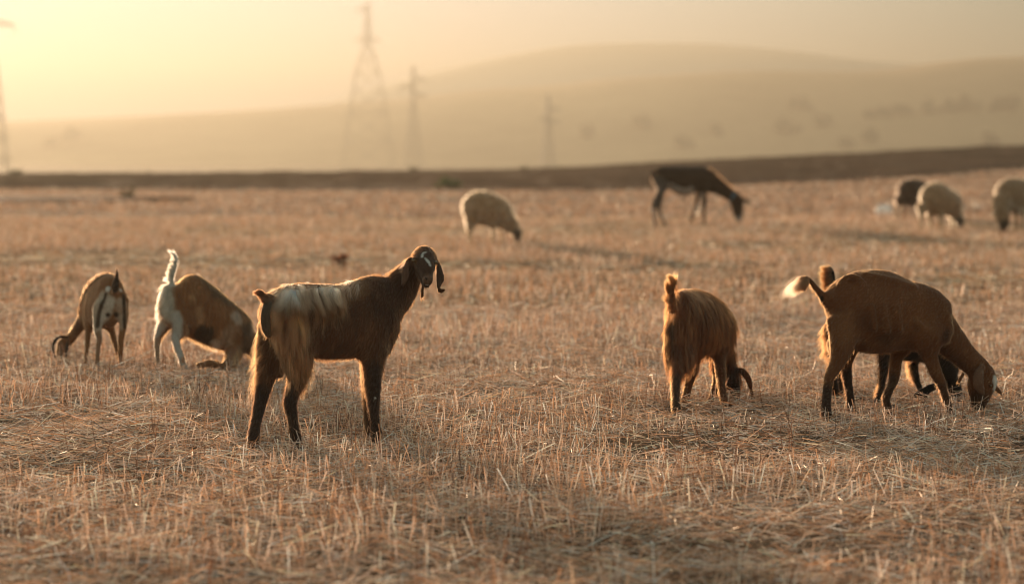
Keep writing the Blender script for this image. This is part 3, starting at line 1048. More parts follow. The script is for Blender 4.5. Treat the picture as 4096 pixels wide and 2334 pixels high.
    finish(b, 'goat', 'dark brown goat with long cream shaggy back hair and white blaze, facing the camera', 'goat', 'goats grazing on the stubble',
           DARK, marks, hair, [(588, 478, -.042, .0075, 'H'), (1060, 515, -.02, .0075, 'H')], 1)


# ---------- smooth brown goat grazing at the right
def right_goat():
    f, L = yaw(15)
    fr = Frame(11.9, math.tan(R(15)), 900, 'E')
    b = Body(fr, L, 0.0075)
    b.chain([(500, 400, 0, 130, 90), (600, 425, 0, 285, 150), (760, 465, 0, 342, 180), (920, 480, 0, 343, 190), (1080, 500, 0, 293, 170), (1220, 512, 0, 266, 150), (1330, 570, 0, 230, 125)], .03, cap=.75)
    b.chain([(430, 370, 0, 55, 60), (560, 330, 0, 120, 110)], .04)
    b.chain([(1360, 470, -.02, 70, 75), (1420, 600, -.03, 60, 70), (1400, 690, -.04, 60, 60)], .03)
    for rg in ([(540, 235, -.05), (600, 185, -.06), (690, 190, -.07), (735, 260, -.085), (760, 330, -.09)], [(740, 165, -.05), (900, 190, -.07), (1060, 240, -.07), (1160, 265, -.06)],
               [(1180, 560, -.115), (1260, 640, -.115), (1330, 690, -.10)], [(620, 480, -.095), (560, 620, -.10)], [(800, 420, -.122), (830, 620, -.122)], [(900, 420, -.124), (940, 640, -.124)], [(1000, 420, -.12), (1040, 620, -.118)]):
        b.chain([(*p, 24, 19) for p in rg], .022)
    b.chain([(1250, 640, -.06, 150, 70), (1340, 700, -.05, 95, 60)], .04)
    b.chain([(1340, 600, .03, 185, 90), (1470, 725, .05, 138, 72), (1590, 850, .05, 110, 62), (1700, 950, .05, 100, 60)], .03)
    b.chain([(1715, 985, .05, 112, 70), (1745, 1050, .05, 112, 72), (1735, 1120, .05, 92, 62), (1715, 1190, .05, 72, 52), (1700, 1255, .05, 58, 46)], .02)
    b.chain([(1660, 1080, .05, 60, 55), (1660, 1220, .05, 40, 40)], .03)
    b.chain([(1725, 925, 0, 26, 22), (1700, 985, -.04, 46, 14), (1692, 1060, -.055, 56, 14), (1710, 1115, -.05, 42, 14), (1738, 1160, -.045, 12, 12)], .008)
    b.chain([(1815, 1080, .12, 22, 14), (1860, 1130, .13, 22, 14), (1890, 1172, .13, 8, 8)], .006)
    b.chain([(1570, 985, .0, 16, 16), (1545, 1025, .0, 14, 14), (1530, 1055, .0, 17, 17)], .008)
    b.leg([(570, 560, 150, 60), (560, 740, 112, 62), (520, 880, 72, 52), (458, 1000, 45), (440, 1100, 40), (430, 1220, 38), (428, 1320, 46), (448, 1378, 42)], -.065)
    b.leg([(620, 700, 140, 70), (590, 860, 70, 55), (592, 960, 46), (606, 1060, 38), (622, 1150, 33), (630, 1230, 34), (638, 1285, 36), (640, 1310, 34)], .12)
    b.leg([(1240, 640, 120, 65), (1275, 790, 78, 52), (1310, 900, 58, 44), (1345, 990, 50), (1385, 1080, 40), (1415, 1170, 34), (1438, 1250, 33), (1448, 1322, 34)], -.06)
    b.leg([(1090, 700, 110, 60), (1020, 830, 66, 50), (1002, 930, 48), (988, 1030, 44), (958, 1110, 33), (925, 1190, 33), (932, 1240, 34), (958, 1318, 34)], .12)
    b.chain([(430, 360, 0, 40, 34), (385, 330, -.01, 32, 28), (335, 270, -.02, 26, 24), (295, 215, -.03, 22, 20), (245, 185, -.05, 17, 16), (205, 195, -.06, 12, 12)], .02)
    b.chain([(500, 740, -.02, 70, 60), (490, 790, -.02, 50, 45)], .03)
    marks = [([(620, 500, 0), (600, 640, 0)], 90, (0.20, 0.098, 0.050), 1.4), ([(1150, 420, 0), (1230, 560, 0)], 110, (0.19, 0.088, 0.042), 1.4),  # lighter haunch and shoulder: shading painted into the coat
             ([(880, 690, 0), (960, 700, 0)], 55, (0.085, 0.036, 0.017), 1.2), ([(1440, 640, 0), (1420, 700, 0)], 40, (0.07, 0.03, 0.015), 1.2),  # flank fold and elbow: shade painted into the coat
             ([(1400, 780, 0), (1560, 900, 0)], 55, (0.085, 0.036, 0.017), 1.3), ([(700, 420, 0), (740, 560, 0)], 50, (0.10, 0.042, 0.02), 1.3),  # darker neck line: shade painted into the coat
             ([(600, 300, 0), (1100, 330, 0)], 170, (0.17, 0.075, 0.037), 1.2),
             ([(380, 350, 0), (380, 400, 0)], 22, BLK, .6),
             ([(1700, 960, -.06), (1700, 1130, -.06)], 75, (0.155, 0.085, 0.058), .7),
             ([(1850, 1035, .05), (1850, 1100, .05)], 42, WHITE, .4),
             ([(440, 1150, 0), (440, 1380, 0)], 90, (0.035, 0.018, 0.012), .8), ([(630, 1000, 0), (640, 1310, 0)], 80, (0.03, 0.016, 0.011), .8),
             ([(1400, 1150, 0), (1450, 1320, 0)], 80, (0.07, 0.033, 0.02), .8), ([(960, 1050, .1), (950, 1320, .1)], 80, (0.05, 0.026, 0.016), .8),
             ([(1700, 1200, .05), (1700, 1270, .05)], 80, (0.06, 0.03, 0.018), .8),
             ([(1310, 1045, -.1)], 8, WHITE, .5)]
    flow = -0.8 * f + 0.6 * DOWN
    hair = [dict(count=42000, base_len=.019, flow=flow, radius=.00019, lift=.30, grav=.15, clump=.8, cs=.016, jitter=.17,
                 hairzones=[([(620, 790, 0), (1000, 815, 0), (1150, 770, 0)], 45, .02, DOWN, 0, .8, None, None, 1.2),
                            ([(440, 560, 0), (490, 760, 0), (450, 900, 0)], 50, .02, -0.6 * f + DOWN, 0, .8, None, (.2, .08, .03), 1.3),
                            ([(1740, 1080, 0), (1700, 1240, 0)], 120, .004, DOWN, 0, .3, None, None, 1)]),
            dict(name='tail_tuft', proj=.25, count=5500, base_len=.001, flow=flow, radius=.00022, lift=.12, clump=.6, jitter=.12,
                 hairzones=[([(250, 190, -.05), (205, 195, -.06)], 45, .125, -1.0 * f + 0.28 * DOWN, .35, .5, None, (0.62, 0.36, 0.22), 6000),
                            ([(350, 290, -.02), (290, 215, -.03)], 40, .05, -0.5 * f + 0.9 * DOWN, .1, .5, None, (0.22, 0.08, 0.03), 2500)])]
    finish(b, 'goat', 'large smooth brown goat with pink feathered tail and white forehead, grazing beside a black goat', 'goat', 'goats grazing on the stubble',
           REDB, marks, hair, [(1795, 1085, -.005, .007, 'E')], 2)


# ---------- shaggy black goat hidden behind it
def black_goat():
    f, L = yaw(8)
    fr = Frame(12.5, math.tan(R(8)), 900, 'E')
    b = Body(fr, L, 0.009)
    b.chain([(560, 470, 0, 190, 120), (750, 560, 0, 225, 150), (950, 610, 0, 215, 155), (1120, 670, 0, 212, 150), (1260, 680, 0, 200, 130)], .03, cap=.75)
    b.chain([(1240, 700, 0, 150, 90), (1380, 830, 0, 120, 80), (1440, 950, 0, 100, 75)], .04)
    b.chain([(950, 690, 0, 120, 115), (1020, 760, 0, 130, 120), (1100, 930, 0, 125, 105), (1150, 1090, 0, 100, 85), (1165, 1200, 0, 75, 65)], .03, key='c')
    b.chain([(960, 860, -.06, 50, 40), (820, 905, -.08, 72, 40), (700, 950, -.09, 78, 40), (560, 1010, -.09, 76, 40), (480, 1055, -.09, 66, 40), (435, 1085, -.09, 46, 36)], .01, lat=(0.1, 1, .3), key='c')
    b.leg([(1640, 0, 130, 90), (1620, 300, 95, 80), (1595, 500, 75, 65), (1570, 690, 58), (1520, 850, 50), (1485, 980, 50), (1470, 1085, 52)], -.08, key='b')
    b.leg([(380, 420, 120, 90), (405, 640, 84, 70), (450, 800, 68, 60), (500, 930, 56), (535, 1040, 48), (565, 1140, 48), (600, 1230, 52)], .1, key='c')
    b.leg([(520, 600, 120, 80), (520, 760, 90, 70), (500, 880, 66, 55), (470, 960, 42), (485, 1060, 34), (505, 1140, 34), (520, 1195, 38)], -.05)
    b.leg([(580, 700, 110, 80), (560, 850, 70, 60), (540, 960, 44), (540, 1060, 34), (545, 1160, 36)], .12)
    b.chain([(500, 330, 0, 34, 30), (475, 230, 0, 30, 28), (470, 150, 0, 24, 22), (455, 100, 0, 14, 14)], .02)
    flow = -0.5 * f + 0.9 * DOWN
    OR = (0.20, 0.062, 0.018)
    hair = [dict(count=26000, base_len=.018, flow=flow, radius=.0002, lift=.35, grav=.2, clump=.4, jitter=.15,
                 hairzones=[([(420, 600, 0), (430, 800, 0), (400, 960, 0), (400, 1150, 0)], 65, .06, -1.0 * f + 0.7 * DOWN, .3, .8, None, OR, 2.5),
                            ([(900, 760, 0), (870, 960, 0), (860, 1100, 0)], 60, .04, -0.8 * f + DOWN, .2, .8, None, OR, 1.5),
                            ([(1100, 900, 0), (1100, 1000, 0)], 70, .05, -0.5 * f + DOWN, .2, .8, None, OR, 1.5),
                            ([(1000, 750, 0), (1165, 1200, 0)], 170, .004, DOWN, .0, .3, 'c', None, 1),
                            ([(900, 880, -.05), (430, 1090, -.06)], 90, .004, DOWN, .0, .3, 'c', None, 1)]),
            dict(name='tail_tuft', proj=.25, count=6000, base_len=.001, flow=flow, radius=.00022, lift=.12, clump=.35, jitter=.15,
                 hairzones=[([(480, 290, 0), (470, 150, 0), (455, 100, 0)], 42, .06, -0.95 * f - 0.45 * DOWN, .3, .4, None, (0.26, 0.10, 0.035), 5000)])]
    finish(b, 'goat', 'shaggy black goat grazing behind the large smooth brown goat, upright fanned tail', 'goat', 'goats grazing on the stubble',
           (0.016, 0.009, 0.006), [([(900, 880, -.05), (430, 1090, -.06)], 110, (0.012, 0.009, 0.008), .5, 'c'), ([(1000, 690, 0), (1180, 1220, 0)], 180, BLK, .5, 'c')], hair, (), 3)


# ---------- long haired goat seen from behind
def rear_goat():
    f, L = yaw(66)
    fr = Frame(12.15, 0.0, 300, 'D')
    b = Body(fr, (0.93, -0.37, 0), 0.0075)
    b.chain([(280, 475, .0, 225, 118), (330, 500, .10, 268, 180), (420, 530, .20, 285, 195), (510, 560, .33, 270, 190), (590, 600, .44, 232, 165), (650, 640, .52, 180, 120)], .03, cap=.8)
    b.chain([(620, 640, .50, 140, 90), (665, 760, .55, 105, 70), (705, 880, .58, 84, 62), (735, 975, .58, 72, 60)], .03)
    b.chain([(738, 1000, .58, 72, 66), (750, 1070, .56, 74, 66), (758, 1140, .54, 60, 55), (768, 1205, .52, 42, 42)], .02)
    b.chain([(775, 965, .56, 26, 20), (820, 965, .54, 34, 16), (862, 1010, .52, 38, 15), (890, 1070, .50, 32, 15), (903, 1130, .49, 20, 14), (915, 1190, .49, 20, 14)], .008, lat=(-.3, 1, .3))
    b.chain([(725, 1010, .52, 20, 14), (705, 1090, .50, 34, 14), (695, 1150, .49, 20, 12)], .008, lat=(.2, 1, 0))
    b.leg([(290, 700, 150, 110), (300, 820, 135, 100), (285, 900, 95, 80), (238, 1010, 54, 50), (230, 1110, 41), (230, 1230, 38), (236, 1300, 44), (248, 1362, 40)], .06)
    b.leg([(380, 760, 110, 90), (390, 880, 62, 58), (378, 980, 50), (352, 1060, 42), (335, 1150, 34), (318, 1220, 36), (318, 1282, 36)], .22)
    b.leg([(620, 760, 110, 80), (622, 880, 66, 58), (632, 980, 50), (640, 1080, 40), (655, 1180, 36), (680, 1250, 40), (712, 1292, 38)], .42)
    b.leg([(600, 800, 80, 70), (600, 960, 48), (596, 1060, 40), (578, 1140, 34), (552, 1210, 33), (540, 1262, 34)], .55)
    b.chain([(195, 420, -.08, 45, 40), (192, 330, -.12, 38, 34), (190, 250, -.14, 30, 28), (205, 190, -.13, 26, 26), (225, 165, -.10, 20, 20)], .02)
    b.chain([(222, 620, -.02, 62, 90), (215, 820, .0, 55, 80), (200, 940, .02, 30, 50)], .05)
    marks = [([(195, 470, -.12)], 42, (0.12, 0.10, 0.09), .5), ([(200, 560, -.1), (205, 800, -.1)], 22, (0.035, 0.018, 0.01), .9),
             ([(762, 930, .5)], 18, WHITE, .5), ([(720, 950, .5), (770, 1210, .5)], 90, (0.028, 0.013, 0.009), .7),
             ([(230, 1060, 0), (240, 1350, 0)], 80, (0.04, 0.02, 0.012), .7),
             ([(300, 260, .1), (470, 270, .2)], 70, (0.15, 0.065, 0.035), 1.2)]
    flow = 0.05 * f + 1.0 * DOWN
    OR = (0.30, 0.10, 0.03)
    hair = [dict(count=42000, base_len=.055, flow=flow, radius=.00022, lift=.24, grav=.35, clump=.85, cs=.016, jitter=.10, lenvar=.45,
                 hairzones=[([(600, 850, .5), (760, 1200, .5)], 170, .008, DOWN, 0, .5, None, None, 1), ([(690, 800, .5)], 90, .01, DOWN, 0, .5, None, None, 1),
                            ([(650, 950, .5), (700, 1280, .5)], 90, .012, DOWN, 0, .5, None, OR, 1), ([(560, 1000, .5), (545, 1250, .5)], 60, .01, DOWN, 0, .5, None, OR, 1),
                            ([(860, 1010, .5), (915, 1190, .5)], 60, .003, DOWN, 0, .3, None, None, 1),
                            ([(225, 1050, .05), (240, 1350, .05)], 90, .016, (-.5, 0, -1), .1, .5, None, OR, 1.2),
                            ([(380, 1000, .3), (320, 1270, .3)], 80, .014, (-.4, 0, -1), .1, .5, None, OR, 1),
                            ([(195, 470, -.12)], 40, .003, DOWN, .1, .4, None, None, .5),
                            ([(140, 600, 0), (150, 850, 0), (170, 1020, 0)], 40, .028, (-.5, 0, -1), .3, .6, None, OR, 1.5)]),
            dict(name='tail_tuft', proj=.25, count=6500, base_len=.001, flow=flow, radius=.00022, lift=.12, clump=.5, jitter=.2,
                 hairzones=[([(190, 380, -.12), (190, 250, -.14), (225, 165, -.10)], 46, .05, (-.35, -.1, 1.0), .1, .4, None, (0.30, 0.11, 0.035), 4000)])]
    finish(b, 'goat', 'reddish brown long haired goat seen from behind with raised tail, grazing head down', 'goat', 'goats grazing on the stubble',
           (0.100, 0.035, 0.014), marks, hair, (), 4)


# ---------- pale legged goat kneeling to graze
def kneeling_goat():
    f, L = yaw(30)
    fr = Frame(14.5, 0.45, 500, 'B')
    b = Body(fr, L, 0.009)
    b.chain([(400, 520, 0, 230, 130), (440, 560, 0, 300, 165), (600, 680, 0, 312, 190), (780, 800, 0, 290, 190), (940, 890, 0, 262, 165), (1060, 965, 0, 225, 130)], .03, cap=.6)
    b.chain([(300, 480, -.02, 55, 70), (290, 700, -.02, 55, 70)], .06)
    b.chain([(1080, 980, 0, 175, 100), (1180, 1060, .05, 120, 80), (1260, 1140, .08, 90, 70), (1320, 1220, .08, 70, 60)], .04)
    b.leg([(320, 720, 110, 80), (270, 850, 76, 60), (200, 975, 44), (186, 1090, 33), (190, 1220, 29), (204, 1300, 30), (210, 1345, 28)], .09)
    b.leg([(440, 780, 140, 90), (430, 900, 90, 70), (385, 1005, 48), (405, 1100, 40), (438, 1200, 36), (470, 1290, 36), (492, 1378, 36)], -.08)
    # folded fore legs resting on the knees
    Dk = ground_depth(*fr.px(900, 1330), .03) - fr.D
    for dz, dx in ((-.04, 0), (.14, 40)):
        base = fr.slope * (fr.px(900, 0)[0] - fr.xref) / F_PX * fr.D
        k0 = Dk - base + dz
        b.chain([(1000 + dx, 1080, 0 + dz, 95, 70), (985 + dx, 1200, (k0) * .5, 62, 55), (930 + dx, 1290, k0, 50, 46), (850 + dx, 1305, k0, 36, 36), (760 + dx, 1270, k0 - .02, 40, 36), (690 + dx, 1285, k0 - .04, 38, 34), (635 + dx, 1300, k0 - .06, 34, 32)], .02)
    b.chain([(338, 405, 0, 30, 28), (356, 320, 0, 20, 18), (376, 240, 0, 18, 17), (394, 165, 0, 17, 16), (386, 112, 0, 14, 13), (352, 86, 0, 9, 9)], .02)
    b.chain([(320, 740, -.05, 62, 60), (318, 790, -.05, 55, 52)], .03)
    marks = [([(520, 270, 0), (640, 310, 0), (830, 500, 0), (1100, 680, 0), (1230, 800, 0)], 75, (0.075, 0.040, 0.02), .9),
             ([(290, 420, -.1), (300, 600, -.1), (310, 780, -.1)], 66, (0.40, 0.34, 0.26), .8),
             ([(235, 450, 0), (240, 750, 0)], 60, (0.50, 0.42, 0.32), .6),
             ([(400, 760, -.15), (390, 950, -.15)], 60, (0.42, 0.36, 0.29), .6),
             ([(560, 560, -.17)], 40, (0.33, 0.20, 0.11), 1), ([(640, 700, -.17), (660, 820, -.17)], 45, (0.33, 0.2, 0.12), 1),
             ([(690, 960, -.15), (690, 1010, -.15)], 115, (0.045, 0.027, 0.017), .4),
             ([(1040, 770, -.15), (1070, 800, -.15)], 62, (0.42, 0.32, 0.25), .8), ([(980, 920, -.14), (900, 1060, -.1)], 75, (0.30, 0.19, 0.13), .9),
             ([(815, 1060, -.12), (840, 1110, -.12)], 55, (0.46, 0.38, 0.30), .5),
             ([(1180, 900, -.1), (1150, 1100, -.1)], 90, (0.07, 0.04, 0.025), .6), ([(1230, 870, -.1)], 55, (0.25, 0.17, 0.13), .8),
             ([(160, 960, 0), (260, 850, 0)], 50, (0.50, 0.46, 0.40), .5), ([(200, 1050, 0), (205, 1330, 0)], 60, (0.34, 0.24, 0.17), .5),
             ([(375, 980, -.05), (400, 1100, -.05), (490, 1370, -.1)], 60, (0.43, 0.38, 0.32), .5), ([(455, 1040, 0), (470, 1250, 0)], 22, (0.4, 0.22, 0.14), .5),
             ([(400, 90, 0), (330, 400, 0)], 60, (0.52, 0.46, 0.37), .4), ([(430, 140, -.05), (425, 190, -.05)], 11, BLK, .6), ([(335, 280, -.05), (325, 370, -.05)], 10, BLK, .6)]
    def mixed(P):
        c = paint(P, (0.205, 0.092, 0.040), marks, fs[0])
        n = sstep(.30, .62, vnoise(P[:, 0] + P[:, 1] * .5, P[:, 2] * .3, 0.018, 96))[:, None]
        return c * streak(P) * COAT * (0.55 + 0.45 * n) + (1 - n) * np.array([[.03, .015, .007]])
    fs = [fr]
    flow = -0.25 * f + 1.0 * DOWN
    CR = (0.66, 0.52, 0.36)
    hair = [dict(colfun='mixed', mixfun=(mixed, fs), count=34000, base_len=.028, flow=flow, radius=.00024, lift=.25, grav=.3, clump=.6, cs=.014, jitter=.12,
                 hairzones=[([(235, 400, 0), (225, 600, 0), (225, 800, 0)], 60, .055, (-1, 0, -.6), .3, .6, None, CR, 1.5),
                            ([(500, 900, -.15), (480, 1000, -.1)], 80, .05, DOWN, .3, .6, None, None, 1.2),
                            ([(160, 1000, 0), (205, 1340, 0)], 60, .012, DOWN, 0, .4, None, CR, 1), ([(375, 1000, 0), (490, 1370, 0)], 60, .010, DOWN, 0, .4, None, None, 1),
                            ([(980, 1250, 0), (640, 1300, 0)], 90, .012, DOWN, 0, .4, None, None, 1),
                            ([(690, 980, -.15)], 110, .01, None, 0, .4, None, None, 1)]),
            dict(name='tail_tuft', proj=.12, count=5000, base_len=.001, flow=flow, radius=.00026, lift=.12, clump=.5, jitter=.18,
                 hairzones=[([(345, 370, 0), (356, 320, 0), (376, 240, 0), (394, 165, 0), (386, 112, 0), (352, 86, 0)], 40, .045, (-.75, 0, .75), .1, .4, None, CR, 4000)])]
    finish(b, 'goat', 'brown and white goat kneeling on its forelegs with raised white tail', 'goat', 'goats grazing on the stubble',
           (0.205, 0.092, 0.040), marks, hair, (), 5)


# ---------- striped kid seen from behind
def striped_goat():
    fr = Frame(14.5, 0.0, 860, 'A')
    b = Body(fr, (0.93, 0.36, 0), 0.009)
    b.chain([(880, 400, .0, 235, 130), (830, 430, .06, 300, 175), (750, 470, .20, 345, 200), (660, 510, .36, 318, 190), (580, 580, .48, 250, 140), (540, 640, .54, 180, 110)], .03, cap=.7)
    b.chain([(560, 640, .52, 150, 90), (480, 740, .56, 125, 75), (400, 850, .58, 108, 65), (330, 960, .58, 95, 60)], .03)
    b.chain([(300, 980, .58, 90, 66), (230, 1020, .55, 85, 66), (200, 1110, .52, 66, 56), (190, 1200, .50, 46, 42)], .02)
    b.chain([(285, 945, .50, 24, 20), (220, 935, .48, 26, 18), (150, 965, .46, 28, 16), (108, 1030, .45, 28, 16), (100, 1110, .45, 26, 16), (125, 1210, .46, 16, 14)], .008, lat=(0, 1, .2))
    b.chain([(290, 970, .48, 22, 20), (280, 1050, .46, 28, 16), (270, 1140, .46, 26, 15), (268, 1215, .46, 14, 12)], .008, lat=(0, 1, .2))
    b.leg([(700, 560, 110, 90), (680, 700, 86, 76), (668, 850, 56, 50), (690, 955, 38), (680, 1060, 33), (668, 1180, 30), (662, 1290, 34), (668, 1368, 36)], .0)
    b.leg([(980, 480, 85, 80), (995, 640, 72, 66), (992, 780, 56, 50), (972, 900, 42), (962, 1000, 40), (958, 1120, 33), (950, 1240, 30), (950, 1350, 34)], .02)
    b.leg([(560, 760, 80, 64), (545, 890, 48, 42), (545, 980, 38), (530, 1100, 32), (512, 1210, 29), (508, 1318, 34)], .42)
    b.leg([(800, 760, 90, 70), (850, 880, 52, 46), (872, 970, 42), (900, 1070, 34), (928, 1160, 31), (935, 1325, 32)], .32)
    b.chain([(890, 370, -.06, 52, 44), (892, 310, -.10, 50, 42), (902, 220, -.10, 34, 28), (912, 140, -.10, 24, 20), (905, 75, -.09, 10, 10)], .02)
    b.chain([(825, 690, -.0, 75, 70), (825, 740, .05, 90, 80)], .04)
    TN = (0.46, 0.36, 0.27)
    marks = [([(720, 470, 0), (650, 700, 0), (640, 880, 0)], 120, TN, .5), ([(840, 480, -.1), (780, 640, -.1), (720, 780, -.1)], 60, (0.55, 0.47, 0.38), .7),
             ([(960, 500, -.1), (950, 800, -.1)], 60, (0.42, 0.32, 0.24), .7), ([(1040, 520, 0), (1040, 760, 0)], 34, (0.40, 0.28, 0.19), .6),
             ([(760, 400, -.15), (720, 520, -.15), (680, 660, -.12), (665, 800, -.1)], 30, (0.055, 0.035, 0.025), .5),
             ([(995, 400, -.1), (1005, 560, -.1), (1010, 820, -.05)], 24, (0.055, 0.035, 0.025), .6),
             ([(790, 330, -.12)], 40, WHITE, .6), ([(970, 340, -.12)], 26, WHITE, .6),
             ([(890, 340, -.15), (910, 60, -.12)], 64, (0.028, 0.018, 0.013), .3),
             ([(795, 660, -.1)], 34, (0.04, 0.025, 0.018), .5), ([(905, 660, -.1)], 34, (0.04, 0.025, 0.018), .5),
             ([(810, 90, .1), (680, 165, .2), (520, 320, .4), (460, 430, .5), (405, 640, .55)], 38, (0.04, 0.024, 0.015), .5),
             ([(290, 940, .45), (150, 965, .45), (100, 1110, .45), (125, 1210, .45)], 44, (0.04, 0.032, 0.03), .4), ([(280, 1000, .45), (268, 1215, .45)], 32, (0.04, 0.032, 0.03), .4),
             ([(210, 1050, .45), (200, 1200, .45)], 40, (0.30, 0.19, 0.13), .5), ([(400, 800, .5), (300, 950, .5)], 80, (0.11, 0.055, 0.028), .8),
             ([(668, 900, 0), (690, 960, 0), (665, 1360, 0)], 36, (0.26, 0.16, 0.11), .7), ([(665, 1330, 0), (668, 1380, 0)], 40, BLK, .6), ([(508, 1290, .3)], 40, BLK, .6)]
    flow = np.array([0.3, -0.5, -0.7])
    hair = [dict(count=20000, base_len=.008, flow=flow, radius=.00026, lift=.3, grav=.1, clump=.2, jitter=.14,
                 hairzones=[([(790, 100, .1), (680, 165, .25), (520, 320, .42), (460, 430, .5), (405, 640, .55), (300, 860, .58)], 34, .035, (0, 0, 1), 0, .6, None, None, 4),
                            ([(600, 850, 0), (1000, 850, 0)], 50, .015, DOWN, 0, .6, None, None, 1)]),
            dict(name='tail_tuft', proj=.25, count=3000, base_len=.001, flow=flow, radius=.00026, lift=.12, clump=.5, jitter=.12,
                 hairzones=[([(890, 360, -.1), (905, 75, -.1)], 50, .02, (0, 0, 1), .0, .4, None, None, 2500)])]
    finish(b, 'goat', 'tan young goat with dark striped hind legs and short black tail, the leftmost goat', 'goat', 'goats grazing on the stubble',
           (0.23, 0.115, 0.056), marks, hair, (), 6)


# ---------- donkey
def donkey():
    f, L = yaw(5)
    fr = Frame(42.9, 0.08, 900, 'K')
    b = Body(fr, L, 0.02)
    b.chain([(540, 340, 0, 120, 110), (630, 350, 0, 172, 160), (760, 370, 0, 195, 190), (880, 400, 0, 230, 220), (990, 430, 0, 258, 235), (1150, 415, 0, 236, 220), (1300, 415, 0, 228, 190), (1400, 440, 0, 190, 140)], .05, cap=.75)
    b.chain([(1400, 430, 0, 190, 110), (1560, 530, 0, 145, 90), (1700, 615, 0, 118, 80), (1820, 695, 0, 102, 74), (1880, 725, 0, 95, 70)], .05)
    b.chain([(1885, 740, 0, 112, 84), (1905, 840, 0, 112, 86), (1915, 930, 0, 98, 78), (1925, 1020, 0, 82, 68), (1940, 1090, 0, 66, 58)], .04)
    b.chain([(1950, 740, -.05, 26, 20), (2030, 765, -.05, 32, 18), (2110, 785, -.05, 28, 18), (2170, 800, -.05, 14, 12)], .01)
    b.chain([(1960, 740, .12, 26, 20), (2050, 775, .14, 30, 18), (2120, 810, .14, 24, 16), (2160, 822, .14, 12, 12)], .01)
    b.leg([(580, 420, 140, 90), (605, 600, 74, 60), (560, 720, 65), (490, 830, 53), (468, 940, 35), (482, 1080, 30), (500, 1180, 36), (515, 1255, 34)], -.1)
    b.leg([(640, 480, 120, 80), (610, 640, 66, 56), (590, 760, 58), (560, 860, 51), (590, 970, 35), (640, 1090, 31), (672, 1170, 35), (690, 1222, 32)], .16)
    b.leg([(1270, 560, 80, 60), (1250, 680, 56), (1215, 800, 43), (1180, 920, 36), (1145, 1040, 31), (1115, 1120, 35), (1105, 1172, 32)], .16)
    b.leg([(1340, 560, 80, 60), (1345, 700, 53), (1350, 850, 43), (1345, 980, 34), (1345, 1100, 31), (1352, 1195, 35)], -.1)
    b.chain([(470, 270, 0, 22, 20), (435, 360, 0, 18, 16), (430, 500, 0, 18, 16), (440, 620, 0, 22, 20)], .02)
    marks = [([(760, 530, -.2), (900, 600, -.2), (1000, 625, -.2), (1110, 600, -.2)], 66, (0.56, 0.49, 0.44), .6),
             ([(1310, 660, -.1), (1310, 730, -.1)], 26, (0.24, 0.21, 0.20), .6), ([(1945, 1095, 0)], 62, (0.40, 0.34, 0.30), .6),
             ([(520, 330, -.15)], 60, (0.13, 0.07, 0.035), 1)]
    flow = -0.8 * f + .6 * DOWN
    hair = [dict(count=9000, base_len=.014, flow=flow, radius=.0009, lift=.3, clump=.2, hairzones=[]),
            dict(name='mane', count=2500, base_len=.001, flow=flow, radius=.001, lift=.9, clump=.3,
                 hairzones=[([(1440, 260, 0), (1600, 390, 0), (1780, 540, 0), (1900, 640, 0)], 30, .045, (.5, 0, .9), 0, .5, None, (0.10, 0.045, 0.022), 3000)])]
    e = finish(b, 'donkey', 'dark brown donkey with pale belly, head lowered, in front of the ploughed field', 'donkey', None,
               (0.056, 0.031, 0.018), marks, hair, (), 7)
    # rope halter round the neck behind the ears
    org = np.array(e.location)
    c = fr.pt(1835, 700, 0); T = fr.pt(1900, 740, 0) - c; T /= np.linalg.norm(T)
    U = np.cross(T, [0, 1, 0]); r = fr.r(96)
    V = []
    nA, nB = 28, 6
    for i in range(nA):
        a = 2 * math.pi * i / nA
        o_ = c + (U * math.cos(a) * r + np.array([0, 1, 0]) * math.sin(a) * r * .82)
        rad = (U * math.cos(a) + np.array([0, 1, 0]) * math.sin(a))
        for j in range(nB):
            t = 2 * math.pi * j / nB
            V.append(o_ + rad * math.cos(t) * .012 + T * math.sin(t) * .035)
    Fc = [[i * nB + j, ((i + 1) % nA) * nB + j, ((i + 1) % nA) * nB + (j + 1) % nB, i * nB + (j + 1) % nB] for i in range(nA) for j in range(nB)]
    make_mesh('halter', V, Fc, plain_material('blue_webbing', (0.07, 0.12, 0.16), .8), smooth=True, parent=e, origin=org)
    # rope trailing to the ground
    P = [fr.pt(1790, 800, -.08), fr.pt(1720, 880, -.1), fr.pt(1620, 980, -.15), fr.pt(1530, 1080, -.2)]
    x, y = fr.px(1480, 1150); P.append(at(x, y, ground_depth(x, y, .02)))
    x, y = fr.px(1380, 1180); P.append(at(x, y, ground_depth(x, y, .02)))
    tube_obj('rope', P, .010, plain_material('faded_rope', (0.30, 0.36, 0.34), .9), 'faded greenish rope trailing from the neck of the donkey to the ground', 'rope')


def tube(P, r, n=6):
    P = [np.asarray(p, float) for p in P]
    V, Fc = [], []
    for i, p in enumerate(P):
        T = P[min(i + 1, len(P) - 1)] - P[max(i - 1, 0)]; T = T / (np.linalg.norm(T) + 1e-9)
        A = np.cross(T, [0.13, 0.31, 0.94]); A /= np.linalg.norm(A); B = np.cross(T, A)
        for j in range(n):
            t = 2 * math.pi * j / n
            V.append(p + (A * math.cos(t) + B * math.sin(t)) * r)
    for i in range(len(P) - 1):
        for j in range(n):
            Fc.append([i * n + j, i * n + (j + 1) % n, (i + 1) * n + (j + 1) % n, (i + 1) * n + j])
    return V, Fc


def tube_obj(name, P, r, mat, label, cat):
    V, Fc = tube(P, r)
    return tag(make_mesh(name, V, Fc, mat, smooth=True), label, cat)


